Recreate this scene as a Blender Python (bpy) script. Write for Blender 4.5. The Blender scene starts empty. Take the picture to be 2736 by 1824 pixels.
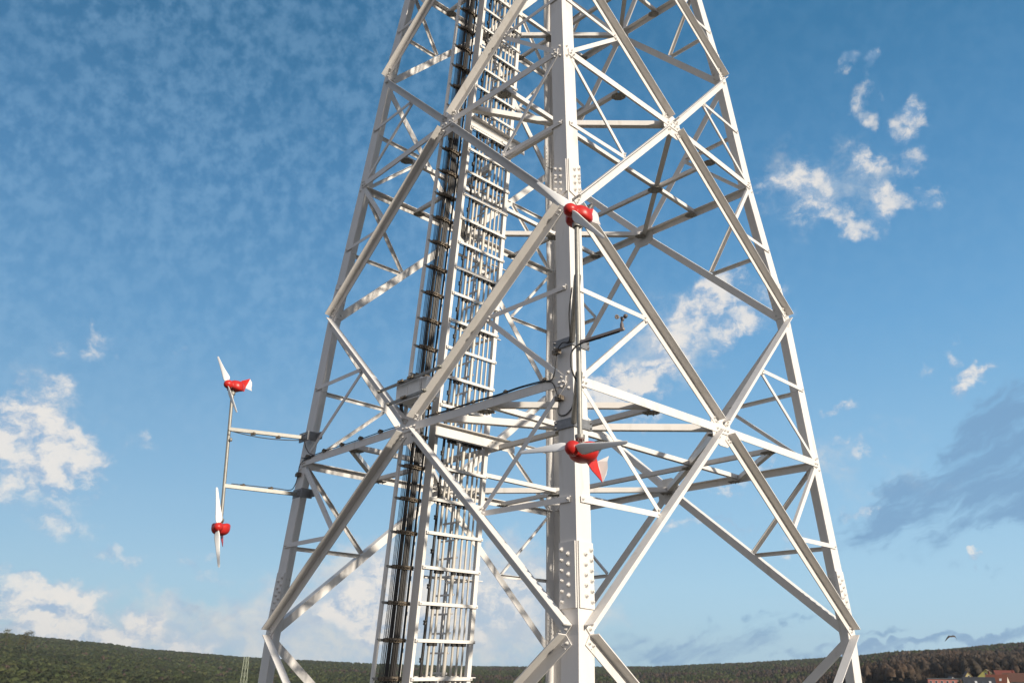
import bpy, bmesh, math, random
import numpy as np
from mathutils import Vector, Matrix, noise

random.seed(7)
SC = bpy.context.scene
COL = SC.collection
rad = math.radians

# ------------------------------------------------------------------ camera
S = 4.5            # metres per lattice unit
ZB = 45.33         # height of bracing level 0 above the ground
def W(q):          # lattice units -> world metres
    return Vector((q[0] * S, q[1] * S, q[2] * S + ZB))
CAMU = Vector((-0.1151, -2.9258, -0.0733))
YAW, PITCH, ROLL, FPX = -0.0212, 0.379, 0.0103, 2163.2648
CF = Vector((math.sin(YAW) * math.cos(PITCH), math.cos(YAW) * math.cos(PITCH), math.sin(PITCH)))
_rt = Vector((math.cos(YAW), -math.sin(YAW), 0)); _up = _rt.cross(CF)
CR = _rt * math.cos(ROLL) + _up * math.sin(ROLL)
CU = -_rt * math.sin(ROLL) + _up * math.cos(ROLL)
CAM = W(CAMU)
cd = bpy.data.cameras.new("camera"); co = bpy.data.objects.new("camera", cd); COL.objects.link(co)
cd.sensor_width = 36; cd.lens = 36 * FPX / 2736; cd.clip_start = 0.1; cd.clip_end = 20000
co.matrix_world = Matrix(((CR.x, CU.x, -CF.x, CAM.x), (CR.y, CU.y, -CF.y, CAM.y), (CR.z, CU.z, -CF.z, CAM.z), (0, 0, 0, 1)))
SC.camera = co

def ray(x, y):     # view direction through a point of the 2736x1824 photograph
    return CF + CR * ((x - 1368) / FPX) - CU * ((y - 912) / FPX)
def at(x, y, dep):
    return CAM + ray(x, y) * dep
def hit(x, y, n, c):   # meets the plane n.p = c (world metres)
    n = Vector(n); d = ray(x, y); return CAM + d * ((c - n.dot(CAM)) / n.dot(d))
def proj(p):
    q = Vector(p) - CAM; f = q.dot(CF)
    return (1368 + FPX * q.dot(CR) / f, 912 - FPX * q.dot(CU) / f)
def azel(x, y):
    d = ray(x, y).normalized(); return math.degrees(math.atan2(d.x, d.y)), math.degrees(math.asin(d.z))

# ------------------------------------------------------------------ sun and exposure
SUN_AZ = rad(134)        # measured from +Y towards +X
SUN_EL = rad(22)
sd = bpy.data.lights.new("sun", 'SUN'); so = bpy.data.objects.new("sun", sd); COL.objects.link(so)
sd.energy = 4.35; sd.angle = rad(1.7); sd.color = (1.0, 0.90, 0.75)
sv = Vector((math.sin(SUN_AZ) * math.cos(SUN_EL), math.cos(SUN_AZ) * math.cos(SUN_EL), math.sin(SUN_EL)))
so.rotation_euler = sv.to_track_quat('Z', 'Y').to_euler(); so.location = (0, 0, 120)
SC.view_settings.view_transform = 'Standard'; SC.view_settings.look = 'None'
SC.view_settings.gamma = 1; SC.view_settings.exposure = 0.36
SC.view_settings.use_curve_mapping = False
SC.cycles.max_bounces = 6; SC.cycles.caustics_reflective = False; SC.cycles.caustics_refractive = False
SC.cycles.sample_clamp_indirect = 3.0; SC.cycles.use_denoising = True

# ------------------------------------------------------------------ node helpers
class NT:
    def __init__(s, tree): s.t = tree; s.n = tree.nodes; s.l = tree.links
    def put(s, sock, v):
        if v is None: return
        if hasattr(v, 'is_linked') or isinstance(v, bpy.types.NodeSocket): s.l.new(v, sock)
        else: sock.default_value = v
    def math(s, op, a, b=None, c=None, clamp=False):
        m = s.n.new('ShaderNodeMath'); m.operation = op; m.use_clamp = clamp
        s.put(m.inputs[0], a); s.put(m.inputs[1], b)
        if c is not None: s.put(m.inputs[2], c)
        return m.outputs[0]
    def vmath(s, op, a, b=None, scale=None):
        m = s.n.new('ShaderNodeVectorMath'); m.operation = op
        s.put(m.inputs[0], a)
        if b is not None: s.put(m.inputs[1], b)
        if scale is not None: s.put(m.inputs[3], scale)
        return m.outputs['Value'] if op in ('DOT_PRODUCT', 'LENGTH', 'DISTANCE') else m.outputs[0]
    def noise(s, vec, scale, detail=4, rough=.5, dist=0.0, lac=2.0):
        m = s.n.new('ShaderNodeTexNoise'); s.put(m.inputs['Vector'], vec)
        m.inputs['Scale'].default_value = scale; m.inputs['Detail'].default_value = detail
        m.inputs['Roughness'].default_value = rough; m.inputs['Distortion'].default_value = dist
        m.inputs['Lacunarity'].default_value = lac
        return m.outputs[0]
    def mr(s, v, a, b, c=0.0, d=1.0, smooth=True):
        m = s.n.new('ShaderNodeMapRange'); m.interpolation_type = 'SMOOTHSTEP' if smooth else 'LINEAR'
        s.put(m.inputs[0], v)
        for i, q in enumerate((a, b, c, d)): s.put(m.inputs[i + 1], q)
        return m.outputs[0]
    def mix(s, f, a, b, mode='MIX'):
        m = s.n.new('ShaderNodeMix'); m.data_type = 'RGBA'; m.blend_type = mode
        s.put(m.inputs[0], f)
        for sock, v in ((m.inputs[6], a), (m.inputs[7], b)):
            if isinstance(v, tuple): sock.default_value = (*v, 1) if len(v) == 3 else v
            else: s.put(sock, v)
        return m.outputs[2]
    def comb(s, x, y, z):
        m = s.n.new('ShaderNodeCombineXYZ'); s.put(m.inputs[0], x); s.put(m.inputs[1], y); s.put(m.inputs[2], z)
        return m.outputs[0]

# ------------------------------------------------------------------ sky with clouds
world = bpy.data.worlds.new("World"); SC.world = world; world.use_nodes = True
T = NT(world.node_tree); T.n.clear()
tc = T.n.new('ShaderNodeTexCoord'); DIR = T.vmath('NORMALIZE', tc.outputs['Generated'])
sep = T.n.new('ShaderNodeSeparateXYZ'); T.l.new(DIR, sep.inputs[0])
dx, dy, dz = sep.outputs
AZ = T.math('MULTIPLY', T.math('ARCTAN2', dx, dy), 57.29578)
EL = T.math('MULTIPLY', T.math('ARCSINE', dz), 57.29578)
sky = T.n.new('ShaderNodeTexSky'); sky.sky_type = 'NISHITA'; sky.sun_disc = False
sky.sun_elevation = SUN_EL; sky.sun_rotation = SUN_AZ
sky.air_density = 1.0; sky.dust_density = 0.6; sky.ozone_density = 2.0; sky.altitude = 100
SKYS = 0.12
base = T.vmath('MULTIPLY', T.vmath('SCALE', sky.outputs[0], scale=SKYS), (.8, .95, 1.12))
AE0 = T.comb(AZ, EL, 0.0)
def warp(scale, amp, det):
    m = T.n.new('ShaderNodeTexNoise'); T.l.new(AE0, m.inputs['Vector']); m.inputs['Scale'].default_value = scale; m.inputs['Detail'].default_value = det; m.inputs['Roughness'].default_value = .6
    return T.vmath('SCALE', T.vmath('SUBTRACT', m.outputs['Color'], (.5, .5, .5)), scale=amp)
AE = T.vmath('MULTIPLY', T.vmath('ADD', AE0, T.vmath('ADD', warp(.28, 5.5, 3), warp(1.1, 1.5, 5))), (1, 1, 0))
def blobs(lst):    # (x, y of the photograph, radius across, radius up in degrees, tilt, weight)
    acc = None
    for (x, y, rx, ry, tilt, w) in lst:
        a, e = azel(x, y)
        v = T.vmath('SUBTRACT', AE, (a, e, 0))
        if tilt:
            vr = T.n.new('ShaderNodeVectorRotate'); vr.rotation_type = 'Z_AXIS'
            T.l.new(v, vr.inputs['Vector']); vr.inputs['Angle'].default_value = -rad(tilt); v = vr.outputs[0]
        v = T.vmath('MULTIPLY', v, (1 / rx, 1 / ry, 0))
        L = T.vmath('LENGTH', v)
        m = T.mr(L, 0.0, 1.0, w, 0.0)
        acc = m if acc is None else T.math('ADD', acc, m)
    return T.math('MINIMUM', acc, 1.25)
CLOUD = [
    (30, 1130, 6, 3.2, 0, 1.05), (120, 1210, 6, 3.4, -25, 1.0), (200, 1190, 4, 2.2, 0, .7), (40, 1300, 3.5, 3, 0, .75),
    (190, 1040, 3, 1.6, 0, .75), (160, 1390, 3, 2, 0, .6), (280, 905, 1.6, 1.4, -30, .75), (160, 920, 1.5, 1.2, -20, .45), (480, 955, .9, .7, 0, .6),
    (320, 1500, 3.5, 1.3, -15, .7), (540, 1525, 2.5, 1.0, -5, .55), (380, 1160, 2, 1.2, 0, .5), (30, 1540, 5, .9, -18, .7),
    (120, 1640, 6.5, 2.6, -10, 1.15), (300, 1690, 6, 2.0, -8, 1.0), (60, 1600, 3, 2, 0, .7), (520, 1720, 5, 1.4, -5, .6),
    (990, 1560, 4.2, 2.8, 35, 1.2), (1080, 1620, 6, 3.0, 0, 1.15), (900, 1640, 6, 2.0, 5, .9), (1350, 1620, 6, 3.0, 0, .95), (1250, 1500, 3, 2, 0, .6), (1400, 1540, 4, 1.6, 0, .8),
    (880, 1545, 2.5, 1.2, 0, .6), (1180, 1690, 7, 1.8, 0, .7), (700, 1560, 2.2, .9, 10, .5),
    (1960, 890, 2.8, 1.9, 30, 1.1), (1840, 860, 4.6, 2.2, 25, .9), (1720, 990, 5.5, 2.0, 25, 1.0), (1640, 1040, 4.5, 1.6, 15, .95),
    (2060, 830, 3.5, 2.4, 25, .7), (1900, 770, 3.2, 1.5, 20, .45), (1760, 1080, 1.8, 1.0, 30, .65), (1700, 1110, 1.6, .9, 20, .6),
    (2150, 470, 3.4, 2.0, 10, .95), (2200, 550, 3.4, 1.8, -25, .95), (2300, 430, 2.2, 1.8, 20, .9), (2370, 530, 2.0, 1.9, 30, 1.0), (2080, 520, 3.0, 1.6, 10, .55), (2430, 320, 2.4, 1.7, 20, .85), (2320, 270, 1.3, 1.8, 10, .8), (1880, 820, 5.5, 2.8, 28, .75), (1700, 1010, 6.5, 2.4, 25, .75),
    (2280, 600, 2.8, 1.4, -10, .75), (2480, 530, 2.4, 1.6, 10, .75), (2260, 195, 1.8, 1.2, 0, .7), (2340, 195, 1.1, 1.3, 0, .75), (2430, 430, 1.9, 1.5, 0, .7), (2150, 590, 2, 1, 0, .45),
    (2570, 1000, 1.7, 1.3, 60, .95), (2610, 965, 1.8, .9, -10, .95), (2460, 950, 1.5, .6, 10, .5), (2540, 915, .9, .7, 0, .55), (2250, 1090, 2, .7, 8, .6), (2290, 1225, 1.6, .8, 0, .8), (2240, 1185, 1.5, .6, 10, .5),
    (2300, 1350, 2.6, .9, 15, .7), (2050, 1240, 3.5, .9, 8, .65), (1900, 1400, 4.5, .8, 4, .75), (2120, 1430, 2.6, .9, 15, .75), (1790, 1430, 1.6, .7, 0, .6), (2615, 1487, 1.3, .4, 5, .8), (1960, 1300, 2.2, .6, 0, .5),
]
BANK = [(1120, 1620, 15, 6.5, 0, 1.1), (1400, 1600, 10, 6.0, 0, 1.0), (880, 1670, 14, 4.5, 0, .95), (1000, 1530, 6, 4.6, 30, .9), (300, 1700, 15, 4.0, -6, .95), (100, 1160, 8, 7, 0, .5), (1780, 920, 9, 5.5, 25, .75), (2200, 500, 9, 5.5, 0, .62), (2250, 1240, 12, 5, 0, .4)]
DARK = [
    (2700, 1110, 6, 2.4, 30, 1.2), (2540, 1270, 7, 1.8, 24, 1.2), (2680, 1270, 5, 3.0, 25, 1.2), (2400, 1350, 6, 1.8, 27, 1.15), (2600, 1360, 7, 2.4, 22, 1.0), (2600, 1400, 4, .8, 15, .55), (2350, 1370, 3, .6, 20, .5),
    (2640, 1545, 2.6, .5, 8, .6), (2130, 1655, 4.5, .55, 10, .5), (2330, 1690, 3.5, .5, 12, .5), (2500, 1720, 8, .55, 3, 1.0), (2150, 1755, 7, .7, 3, 1.0), (1860, 1720, 9, 1.4, 2, .75), (1700, 1760, 8, .8, 0, .55), (2650, 1700, 6, .45, 3, .8),
    (1280, 1620, 3.5, 1.0, -3, .5), (1460, 1600, 2, 1.2, 0, .4), (760, 1650, 7, 1.2, 3, .55), (60, 1690, 5, .8, 0, .45), (300, 1720, 5, .6, -6, .4), (1500, 1350, 6, 1.0, -4, .3), (500, 1640, 6, .7, 0, .45),
]
NV = T.vmath('ADD', T.vmath('MULTIPLY', AE0, (.75, 1.05, 0)), T.vmath('SCALE', warp(.9, 1.0, 4), scale=1.0))
n1 = T.noise(NV, 0.48, 10, .64, .15)
n1s = T.noise(T.vmath('ADD', NV, (.45, .55, 0)), 0.48, 6, .62, .15)
cm = blobs(CLOUD); dm = blobs(DARK)
dens = T.math('ADD', T.math('MULTIPLY', cm, 1.05), T.math('MULTIPLY', T.math('SUBTRACT', n1, .5), 2.5))
alpha = T.mr(dens, .05, 1.4)
alpha = T.math('MULTIPLY', T.math('MULTIPLY', alpha, T.mr(cm, .01, .45)), .84)
lit = T.mr(T.math('ADD', T.math('SUBTRACT', n1, n1s), T.math('MULTIPLY', T.math('SUBTRACT', dens, .75), .14)), -.14, .15)
ccol = T.mix(lit, (.26, .37, .52), (.70, .66, .61))
rt_ = T.n.new('ShaderNodeVectorRotate'); rt_.rotation_type = 'Z_AXIS'; T.l.new(T.vmath('ADD', AE0, warp(.35, 1.6, 3)), rt_.inputs['Vector']); rt_.inputs['Angle'].default_value = -rad(24)
dn = T.noise(T.vmath('MULTIPLY', rt_.outputs[0], (.16, .85, 0)), 1.0, 9, .62, .2)
ddens = T.math('ADD', T.math('MULTIPLY', dm, .62), T.math('MULTIPLY', T.math('SUBTRACT', dn, .47), 3.6))
dalpha = T.math('MULTIPLY', T.math('MULTIPLY', T.mr(ddens, -.05, 1.1), T.mr(dm, .02, .45)), .78)
bk = blobs(BANK)
balpha = T.math('MULTIPLY', T.mr(T.math('ADD', bk, T.math('MULTIPLY', T.math('SUBTRACT', n1, .5), 1.5)), .15, 1.1), T.math('MULTIPLY', T.mr(bk, .0, .4), .80))
bcol = T.mix(T.mr(n1s, .32, .66), (.34, .44, .555), (.57, .57, .555))
# clear sky: measured Nishita colours pulled to the pale cool blue of the day
ramp = T.n.new('ShaderNodeValToRGB'); T.l.new(T.math('DIVIDE', EL, 90.0, clamp=True), ramp.inputs[0])
stops = [(0, (.30, .475, .60)), (.055, (.285, .475, .615)), (.13, (.205, .405, .585)), (.24, (.12, .305, .515)), (.34, (.068, .22, .41)), (.45, (.036, .155, .30)), (1, (.025, .09, .2))]
cr_ = ramp.color_ramp
while len(cr_.elements) < len(stops): cr_.elements.new(.5)
for e_, (q, c_) in zip(cr_.elements, stops): e_.position = q; e_.color = (*c_, 1)
side_ = T.mr(AZ, -45.0, 30.0, .78, 1.03)
clear = T.vmath('SCALE', ramp.outputs[0], scale=side_)
c0 = T.mix(.85, base, clear)
# faint fine mottled high cloud in the upper left, thinning to the right
mot = T.noise(T.vmath('ADD', T.vmath('MULTIPLY', DIR, (1, 1, .85)), (.3, .1, .7)), 58.0, 4, .55, .0)
mot2 = T.noise(DIR, 5.0, 4, .55, .3)
mm = T.math('MULTIPLY', T.mr(mot, .34, .70), T.mr(mot2, .25, .60, .6, 1.0))
mm = T.math('MULTIPLY', mm, T.mr(AZ, 16.0, -10.0, .08, .34))
mm = T.math('MULTIPLY', mm, T.mr(EL, 6.0, 16.0))
thin = T.math('MULTIPLY', T.noise(T.vmath('MULTIPLY', AE, (.3, .9, 0)), .22, 6, .6, .6), .30)
c1 = T.mix(mm, c0, (.215, .375, .55))
c1 = T.mix(T.math('MULTIPLY', thin, T.mr(EL, 22.0, 2.0)), c1, (.40, .51, .61))
c2 = T.mix(dalpha, c1, (.145, .27, .435))
c2 = T.mix(balpha, c2, bcol)
c3 = T.mix(alpha, c2, ccol)
# unseen broken warm-grey cloud, added behind the camera to make ambient light less blue
back = T.mr(T.math('ABSOLUTE', AZ), 60.0, 100.0)
bn = T.mr(T.noise(DIR, 2.4, 6, .6, .3), .38, .62, .55, .95)
c3 = T.mix(T.math('MULTIPLY', back, bn), c3, (.42, .395, .405))
bg = T.n.new('ShaderNodeBackground'); T.l.new(c3, bg.inputs[0]); bg.inputs[1].default_value = 1.0
wo = T.n.new('ShaderNodeOutputWorld'); T.l.new(bg.outputs[0], wo.inputs[0])

# ------------------------------------------------------------------ materials
MATS = {}
def mat(name, col, rough=.5, metal=0.0, var=.06, scale=3.0, bump=0.0, spec=.4, col2=None, amt=.5, streak=False):
    m = bpy.data.materials.new(name); m.use_nodes = True
    t = NT(m.node_tree); b = t.n['Principled BSDF']
    c = t.n.new('ShaderNodeTexCoord').outputs['Object']
    if streak: c2 = t.vmath('MULTIPLY', c, (2.5, 2.5, .5))
    else: c2 = c
    n = t.noise(c2, scale, 6, .6, .2)
    lo = tuple(q * (1 - var) for q in col); hi = tuple(min(1, q * (1 + var)) for q in col)
    out = t.mix(t.mr(n, .3, .7), lo, hi)
    if col2:
        n2 = t.noise(c2, scale * 2.1, 4, .55, .4)
        out = t.mix(t.math('MULTIPLY', t.mr(n2, .54, .80), amt), out, col2)
    t.l.new(out, b.inputs['Base Color'])
    b.inputs['Roughness'].default_value = rough; b.inputs['Metallic'].default_value = metal
    b.inputs['Specular IOR Level'].default_value = spec
    t.l.new(t.mr(n, 0, 1, rough * .85, min(1, rough * 1.15)), b.inputs['Roughness'])
    if bump:
        bp = t.n.new('ShaderNodeBump'); bp.inputs['Strength'].default_value = bump; bp.inputs['Distance'].default_value = .01
        t.l.new(t.noise(c, scale * 12, 5, .6), bp.inputs['Height']); t.l.new(bp.outputs[0], b.inputs['Normal'])
    MATS[name] = m
    return m
M_STEEL = mat('painted_steel', (.69, .665, .64), .42, 0, .035, 1.6, 0, col2=(.50, .455, .39), amt=.5, streak=True)
M_STEEL2 = mat('painted_steel_light', (.72, .69, .65), .4, 0, .04, 2.2, 0, col2=(.52, .47, .40), amt=.45)
M_PLATE = mat('bolted_plate_steel', (.63, .61, .585), .5, 0, .06, 6, 0, col2=(.42, .38, .33), amt=.5)
M_DPLATE = mat('weathered_plate', (.30, .285, .26), .6, .2, .12, 9, .1, col2=(.16, .13, .10), amt=.6)
M_GALV2 = mat('dull_zinc_plate', (.22, .225, .235), .45, .35, .15, 14, .0, col2=(.33, .33, .33), amt=.6)
M_GALV = mat('galvanised_steel', (.26, .255, .235), .45, .3, .14, 14, .0, col2=(.38, .37, .34), amt=.6)
M_RED = mat('red_fibreglass', (.50, .024, .02), .38, 0, .12, 9, .03, col2=(.34, .03, .025), amt=.6)
M_BLADE = mat('white_blade', (.80, .80, .80), .35, 0, .02, 3)
M_CABLE = mat('black_cable', (.022, .020, .019), .4, 0, .3, 6, 0, spec=.4, col2=(.09, .08, .075), amt=.4)
M_CABLE2 = mat('grey_cable', (.05, .047, .045), .4, 0, .25, 6, 0, spec=.4, col2=(.13, .12, .11), amt=.4)
M_HOSE = mat('cable_sheath', (.035, .035, .037), .45, 0, .2, 8)
M_CLAMP = mat('clamp_metal', (.16, .13, .10), .45, .5, .3, 30, .2, col2=(.50, .44, .36), amt=.9)
M_TUBE = mat('pale_conduit', (.50, .465, .41), .4, .1, .06, 4, .03, col2=(.42, .38, .33), amt=.4, streak=True)
M_BOX = mat('grey_cabinet', (.80, .785, .76), .5, 0, .05, 8, .03)
M_RUBBER = mat('black_rubber', (.03, .028, .026), .6, 0, .2, 20)
M_ANEMO = mat('anemometer_grey', (.14, .12, .12), .5, 0, .1, 20)
M_ANARM = mat('bronze_aluminium', (.30, .26, .24), .45, .3, .1, 8)
M_PYLON = mat('pylon_green', (.30, .33, .25), .6, 0, .1, 2)
M_BIRD = mat('bird_feathers', (.05, .045, .05), .7, 0, .2, 9)

# ------------------------------------------------------------------ mesh builder
ORG = {}
class MB:
    def __init__(s): s.v = []; s.f = []; s.sm = []
    def add(s, vs, fs, smooth=False):
        o = len(s.v); s.v += [Vector(q) for q in vs]; s.f += [tuple(i + o for i in f) for f in fs]; s.sm += [smooth] * len(fs)
    def box(s, c, ax, ay, az):     # centre and three half vectors
        c = Vector(c); ax, ay, az = Vector(ax), Vector(ay), Vector(az)
        vs = [c + ax * i + ay * j + az * k for i in (-1, 1) for j in (-1, 1) for k in (-1, 1)]
        fs = [(0, 1, 3, 2), (4, 6, 7, 5), (0, 4, 5, 1), (2, 3, 7, 6), (0, 2, 6, 4), (1, 5, 7, 3)]
        s.add(vs, fs)
    def bar(s, p, q, w, h, up=(0, 0, 1)):   # rectangular bar, w sideways, h along up
        p, q = Vector(p), Vector(q); d = (q - p).normalized(); u = Vector(up); u = (u - d * u.dot(d)).normalized(); r = d.cross(u)
        s.box((p + q) / 2, (q - p) / 2, r * (w / 2), u * (h / 2))
    def ell(s, pts, a, b, wa, wb, t):  # angle section swept along pts; heel on pts, flanges along a and b
        n = len(pts); a, b = Vector(a), Vector(b)
        vs = []
        for i, p in enumerate(pts):
            d = (pts[min(i + 1, n - 1)] - pts[max(i - 1, 0)]).normalized()
            aa = (a - d * a.dot(d)).normalized(); bb = (b - d * b.dot(d) - aa * b.dot(aa)).normalized()
            for (x, y) in ((0, 0), (wa, 0), (wa, t), (t, t), (t, wb), (0, wb)):
                vs.append(p + aa * x + bb * y)
        fs = []
        for i in range(n - 1):
            for k in range(6):
                k2 = (k + 1) % 6
                fs.append((i * 6 + k, i * 6 + k2, i * 6 + 6 + k2, i * 6 + 6 + k))
        e = (n - 1) * 6
        fs += [(0, 3, 2, 1), (0, 5, 4, 3), (e, e + 1, e + 2, e + 3), (e, e + 3, e + 4, e + 5)]
        s.add(vs, fs)
    def tube(s, pts, r, seg=10, cap=True, smooth=True, r2=None):
        pts = [Vector(p) for p in pts]; n = len(pts); ref = None; vs = []
        for i, p in enumerate(pts):
            d = (pts[min(i + 1, n - 1)] - pts[max(i - 1, 0)]).normalized()
            if ref is None: ref = Vector((1, 0, 0)) if abs(d.x) < .8 else Vector((0, 1, 0))
            ref = (ref - d * ref.dot(d)).normalized(); o = d.cross(ref)
            rr = r if r2 is None else r + (r2 - r) * i / (n - 1)
            for k in range(seg):
                a = 2 * math.pi * k / seg; vs.append(p + ref * (math.cos(a) * rr) + o * (math.sin(a) * rr))
        fs = [(i * seg + k, i * seg + (k + 1) % seg, (i + 1) * seg + (k + 1) % seg, (i + 1) * seg + k) for i in range(n - 1) for k in range(seg)]
        s.add(vs, fs, smooth)
        if cap: s.add(vs[:seg] + vs[-seg:], [tuple(range(seg - 1, -1, -1)), tuple(range(seg, 2 * seg))])
    def lathe(s, o, ax, prof, seg=16):   # profile (along, radius)
        o, ax = Vector(o), Vector(ax).normalized(); r0 = Vector((1, 0, 0)) if abs(ax.x) < .8 else Vector((0, 1, 0))
        r0 = (r0 - ax * r0.dot(ax)).normalized(); r1 = ax.cross(r0); vs = []
        for (h, r) in prof:
            for k in range(seg):
                a = 2 * math.pi * k / seg; vs.append(o + ax * h + (r0 * math.cos(a) + r1 * math.sin(a)) * max(r, 1e-4))
        fs = [(i * seg + k, i * seg + (k + 1) % seg, (i + 1) * seg + (k + 1) % seg, (i + 1) * seg + k) for i in range(len(prof) - 1) for k in range(seg)]
        s.add(vs, fs, True)
        s.add(vs[:seg] + vs[-seg:], [tuple(range(seg - 1, -1, -1)), tuple(range(seg, 2 * seg))])
    def plate(s, poly, n, t):   # flat polygon (world points), thickness t along n
        n = Vector(n).normalized(); k = len(poly); poly = [Vector(p) for p in poly]
        vs = poly + [p + n * t for p in poly]
        s.add(vs, [tuple(range(k - 1, -1, -1)), tuple(range(k, 2 * k))] + [(i, (i + 1) % k, k + (i + 1) % k, k + i) for i in range(k)])
    def bolt(s, p, n, r=.017, h=.016, washer=True):
        n = Vector(n).normalized()
        if washer: s.lathe(p, n, [(0, r * 1.35), (.003, r * 1.35), (.003, r)], 8)
        s.lathe(Vector(p) + n * .002, n, [(0, r), (h * .6, r * .95), (h * .62, r * .5), (h * 1.3, r * .42)], 6)
    def build(s, name, m, parent=None, bevel=0.0):
        me = bpy.data.meshes.new(name)
        org = ORG.get(parent.name, Vector((0, 0, 0))) if parent else Vector((0, 0, 0))
        me.from_pydata([v - org for v in s.v], [], s.f)
        me.polygons.foreach_set('use_smooth', s.sm); me.materials.append(m); me.update()
        bm = bmesh.new(); bm.from_mesh(me); bmesh.ops.recalc_face_normals(bm, faces=bm.faces); bm.to_mesh(me); bm.free()
        o = bpy.data.objects.new(name, me); COL.objects.link(o)
        if parent: o.parent = parent; ORG[o.name] = org
        if bevel:
            bv = o.modifiers.new('bevel', 'BEVEL'); bv.width = bevel; bv.segments = 2; bv.limit_method = 'ANGLE'
        return o
def tag(o, label=None, cat=None, group=None, kind=None):
    if label: o['label'] = label
    if cat: o['category'] = cat
    if group: o['group'] = group
    if kind: o['kind'] = kind
    return o
def thing(name, loc, label, cat, group=None):
    o = bpy.data.objects.new(name, None); COL.objects.link(o); o.location = loc; o.empty_display_size = .3
    ORG[o.name] = Vector(loc); return tag(o, label, cat, group)
def single(mb, name, m, label, cat, group=None, loc=None, bevel=0):   # a thing that is one mesh, origin at its base
    o = mb.build(name, m, None, bevel)
    c = Vector(loc) if loc is not None else Vector(min(mb.v, key=lambda q: q.z))
    o.data.transform(Matrix.Translation(-c)); o.location = c
    return tag(o, label, cat, group)
def bez(pts, n=8):   # Catmull-Rom through points
    pts = [Vector(p) for p in pts]; out = []
    P = [pts[0] * 2 - pts[1]] + pts + [pts[-1] * 2 - pts[-2]]
    for i in range(1, len(P) - 2):
        for k in range(n):
            t = k / n; a, b, c, d = P[i - 1], P[i], P[i + 1], P[i + 2]
            out.append(.5 * ((2 * b) + (c - a) * t + (2 * a - 5 * b + 4 * c - d) * t * t + (3 * b - a - 3 * c + d) * t ** 3))
    out.append(pts[-1]); return out
NODE = {  # fitted node positions, shifted across the camera view onto image pixels, levels -2..7
    'F': [(-0.0128,-1.1301,-1.1148), (-0.0128,-1.0791,-0.5348), (-0.0000,-0.9961,-0.0099), (0.0007,-0.9582,0.6085), (0.0012,-0.8974,1.1685), (-0.0026,-0.8305,1.7859), (-0.0041,-0.7520,2.3092), (-0.0082,-0.6669,2.8364), (-0.0082,-0.6007,3.4114), (-0.0082,-0.5346,3.9864)],
    'L': [(-1.0771,-0.0311,-1.1004), (-1.0261,-0.0311,-0.5204), (-1.0083,-0.0035,0.0083), (-0.9565,0.0011,0.6033), (-0.9048,0.0009,1.1733), (-0.8273,0.0001,1.7865), (-0.7634,0.0001,2.3360), (-0.6881,0.0074,2.8932), (-0.6220,0.0074,3.4682), (-0.5559,0.0074,4.0432)],
    'R': [(1.0274,-0.0469,-1.0663), (0.9763,-0.0469,-0.4863), (0.9889,-0.0106,0.0261), (0.9478,-0.0020,0.6103), (0.9075,-0.0002,1.1767), (0.8216,0.0024,1.7801), (0.7626,0.0029,2.3291), (0.6813,0.0106,2.8840), (0.6151,0.0106,3.4590), (0.5490,0.0106,4.0340)],
    'B': [(-0.0026,1.0897,-1.1445), (-0.0026,1.0386,-0.5645), (0.0061,1.0107,-0.0264), (0.0106,0.9630,0.5919), (0.0099,0.9065,1.1608), (0.0180,0.8302,1.7891), (0.0083,0.7591,2.3460), (0.0058,0.6926,2.9217), (0.0058,0.6265,3.4967), (0.0058,0.5603,4.0717)],
    'FR': [(0.5185,-0.5846,-1.0996), (0.4930,-0.5591,-0.5196), (0.5054,-0.5004,0.0014), (0.4864,-0.4792,0.6079), (0.4559,-0.4485,1.1721), (0.4176,-0.4163,1.7890), (0.3772,-0.3769,2.3249), (0.3342,-0.3314,2.8683), (0.3011,-0.2983,3.4433), (0.2681,-0.2653,4.0183)],
    'FL': [(-0.5502,-0.5754,-1.1210), (-0.5247,-0.5499,-0.5410), (-0.5134,-0.4971,-0.0080), (-0.4837,-0.4804,0.6102), (-0.4521,-0.4490,1.1727), (-0.4130,-0.4213,1.8015), (-0.3798,-0.3786,2.3297), (-0.3436,-0.3334,2.8743), (-0.3105,-0.3004,3.4493), (-0.2775,-0.2673,4.0243)],
    'BR': [(0.5363,0.5293,-1.1239), (0.5108,0.5037,-0.5439), (0.5076,0.5022,-0.0050), (0.4782,0.4780,0.6073), (0.4636,0.4543,1.1662), (0.4226,0.4145,1.7895), (0.3908,0.3791,2.3426), (0.3500,0.3491,2.9095), (0.3169,0.3160,3.4845), (0.2839,0.2830,4.0595)],
    'BL': [(-0.5518,0.5350,-1.1375), (-0.5263,0.5095,-0.5575), (-0.5072,0.5049,-0.0126), (-0.4794,0.4818,0.5979), (-0.4501,0.4544,1.1650), (-0.4139,0.4125,1.7942), (-0.3806,0.3780,2.3448), (-0.3452,0.3478,2.9129), (-0.3122,0.3147,3.4879), (-0.2791,0.2816,4.0629)],
}
# ------------------------------------------------------------------ lattice tower
N = {k: [W(q) for q in v] for k, v in NODE.items()}   # index = level + 2
def nd(k, l): return N[k][l + 2]
OUT = {'FR': Vector((1, -1, .09)).normalized(), 'FL': Vector((-1, -1, .09)).normalized(),
       'BR': Vector((1, 1, .09)).normalized(), 'BL': Vector((-1, 1, .09)).normalized()}
FACES = [('FR', 'F', 'R'), ('FL', 'F', 'L'), ('BR', 'B', 'R'), ('BL', 'B', 'L')]
tower = thing('lattice_tower', (0, 0, 0), 'tall white painted steel lattice tower with four tapering angle legs and crossed bracing', 'tower')

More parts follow.
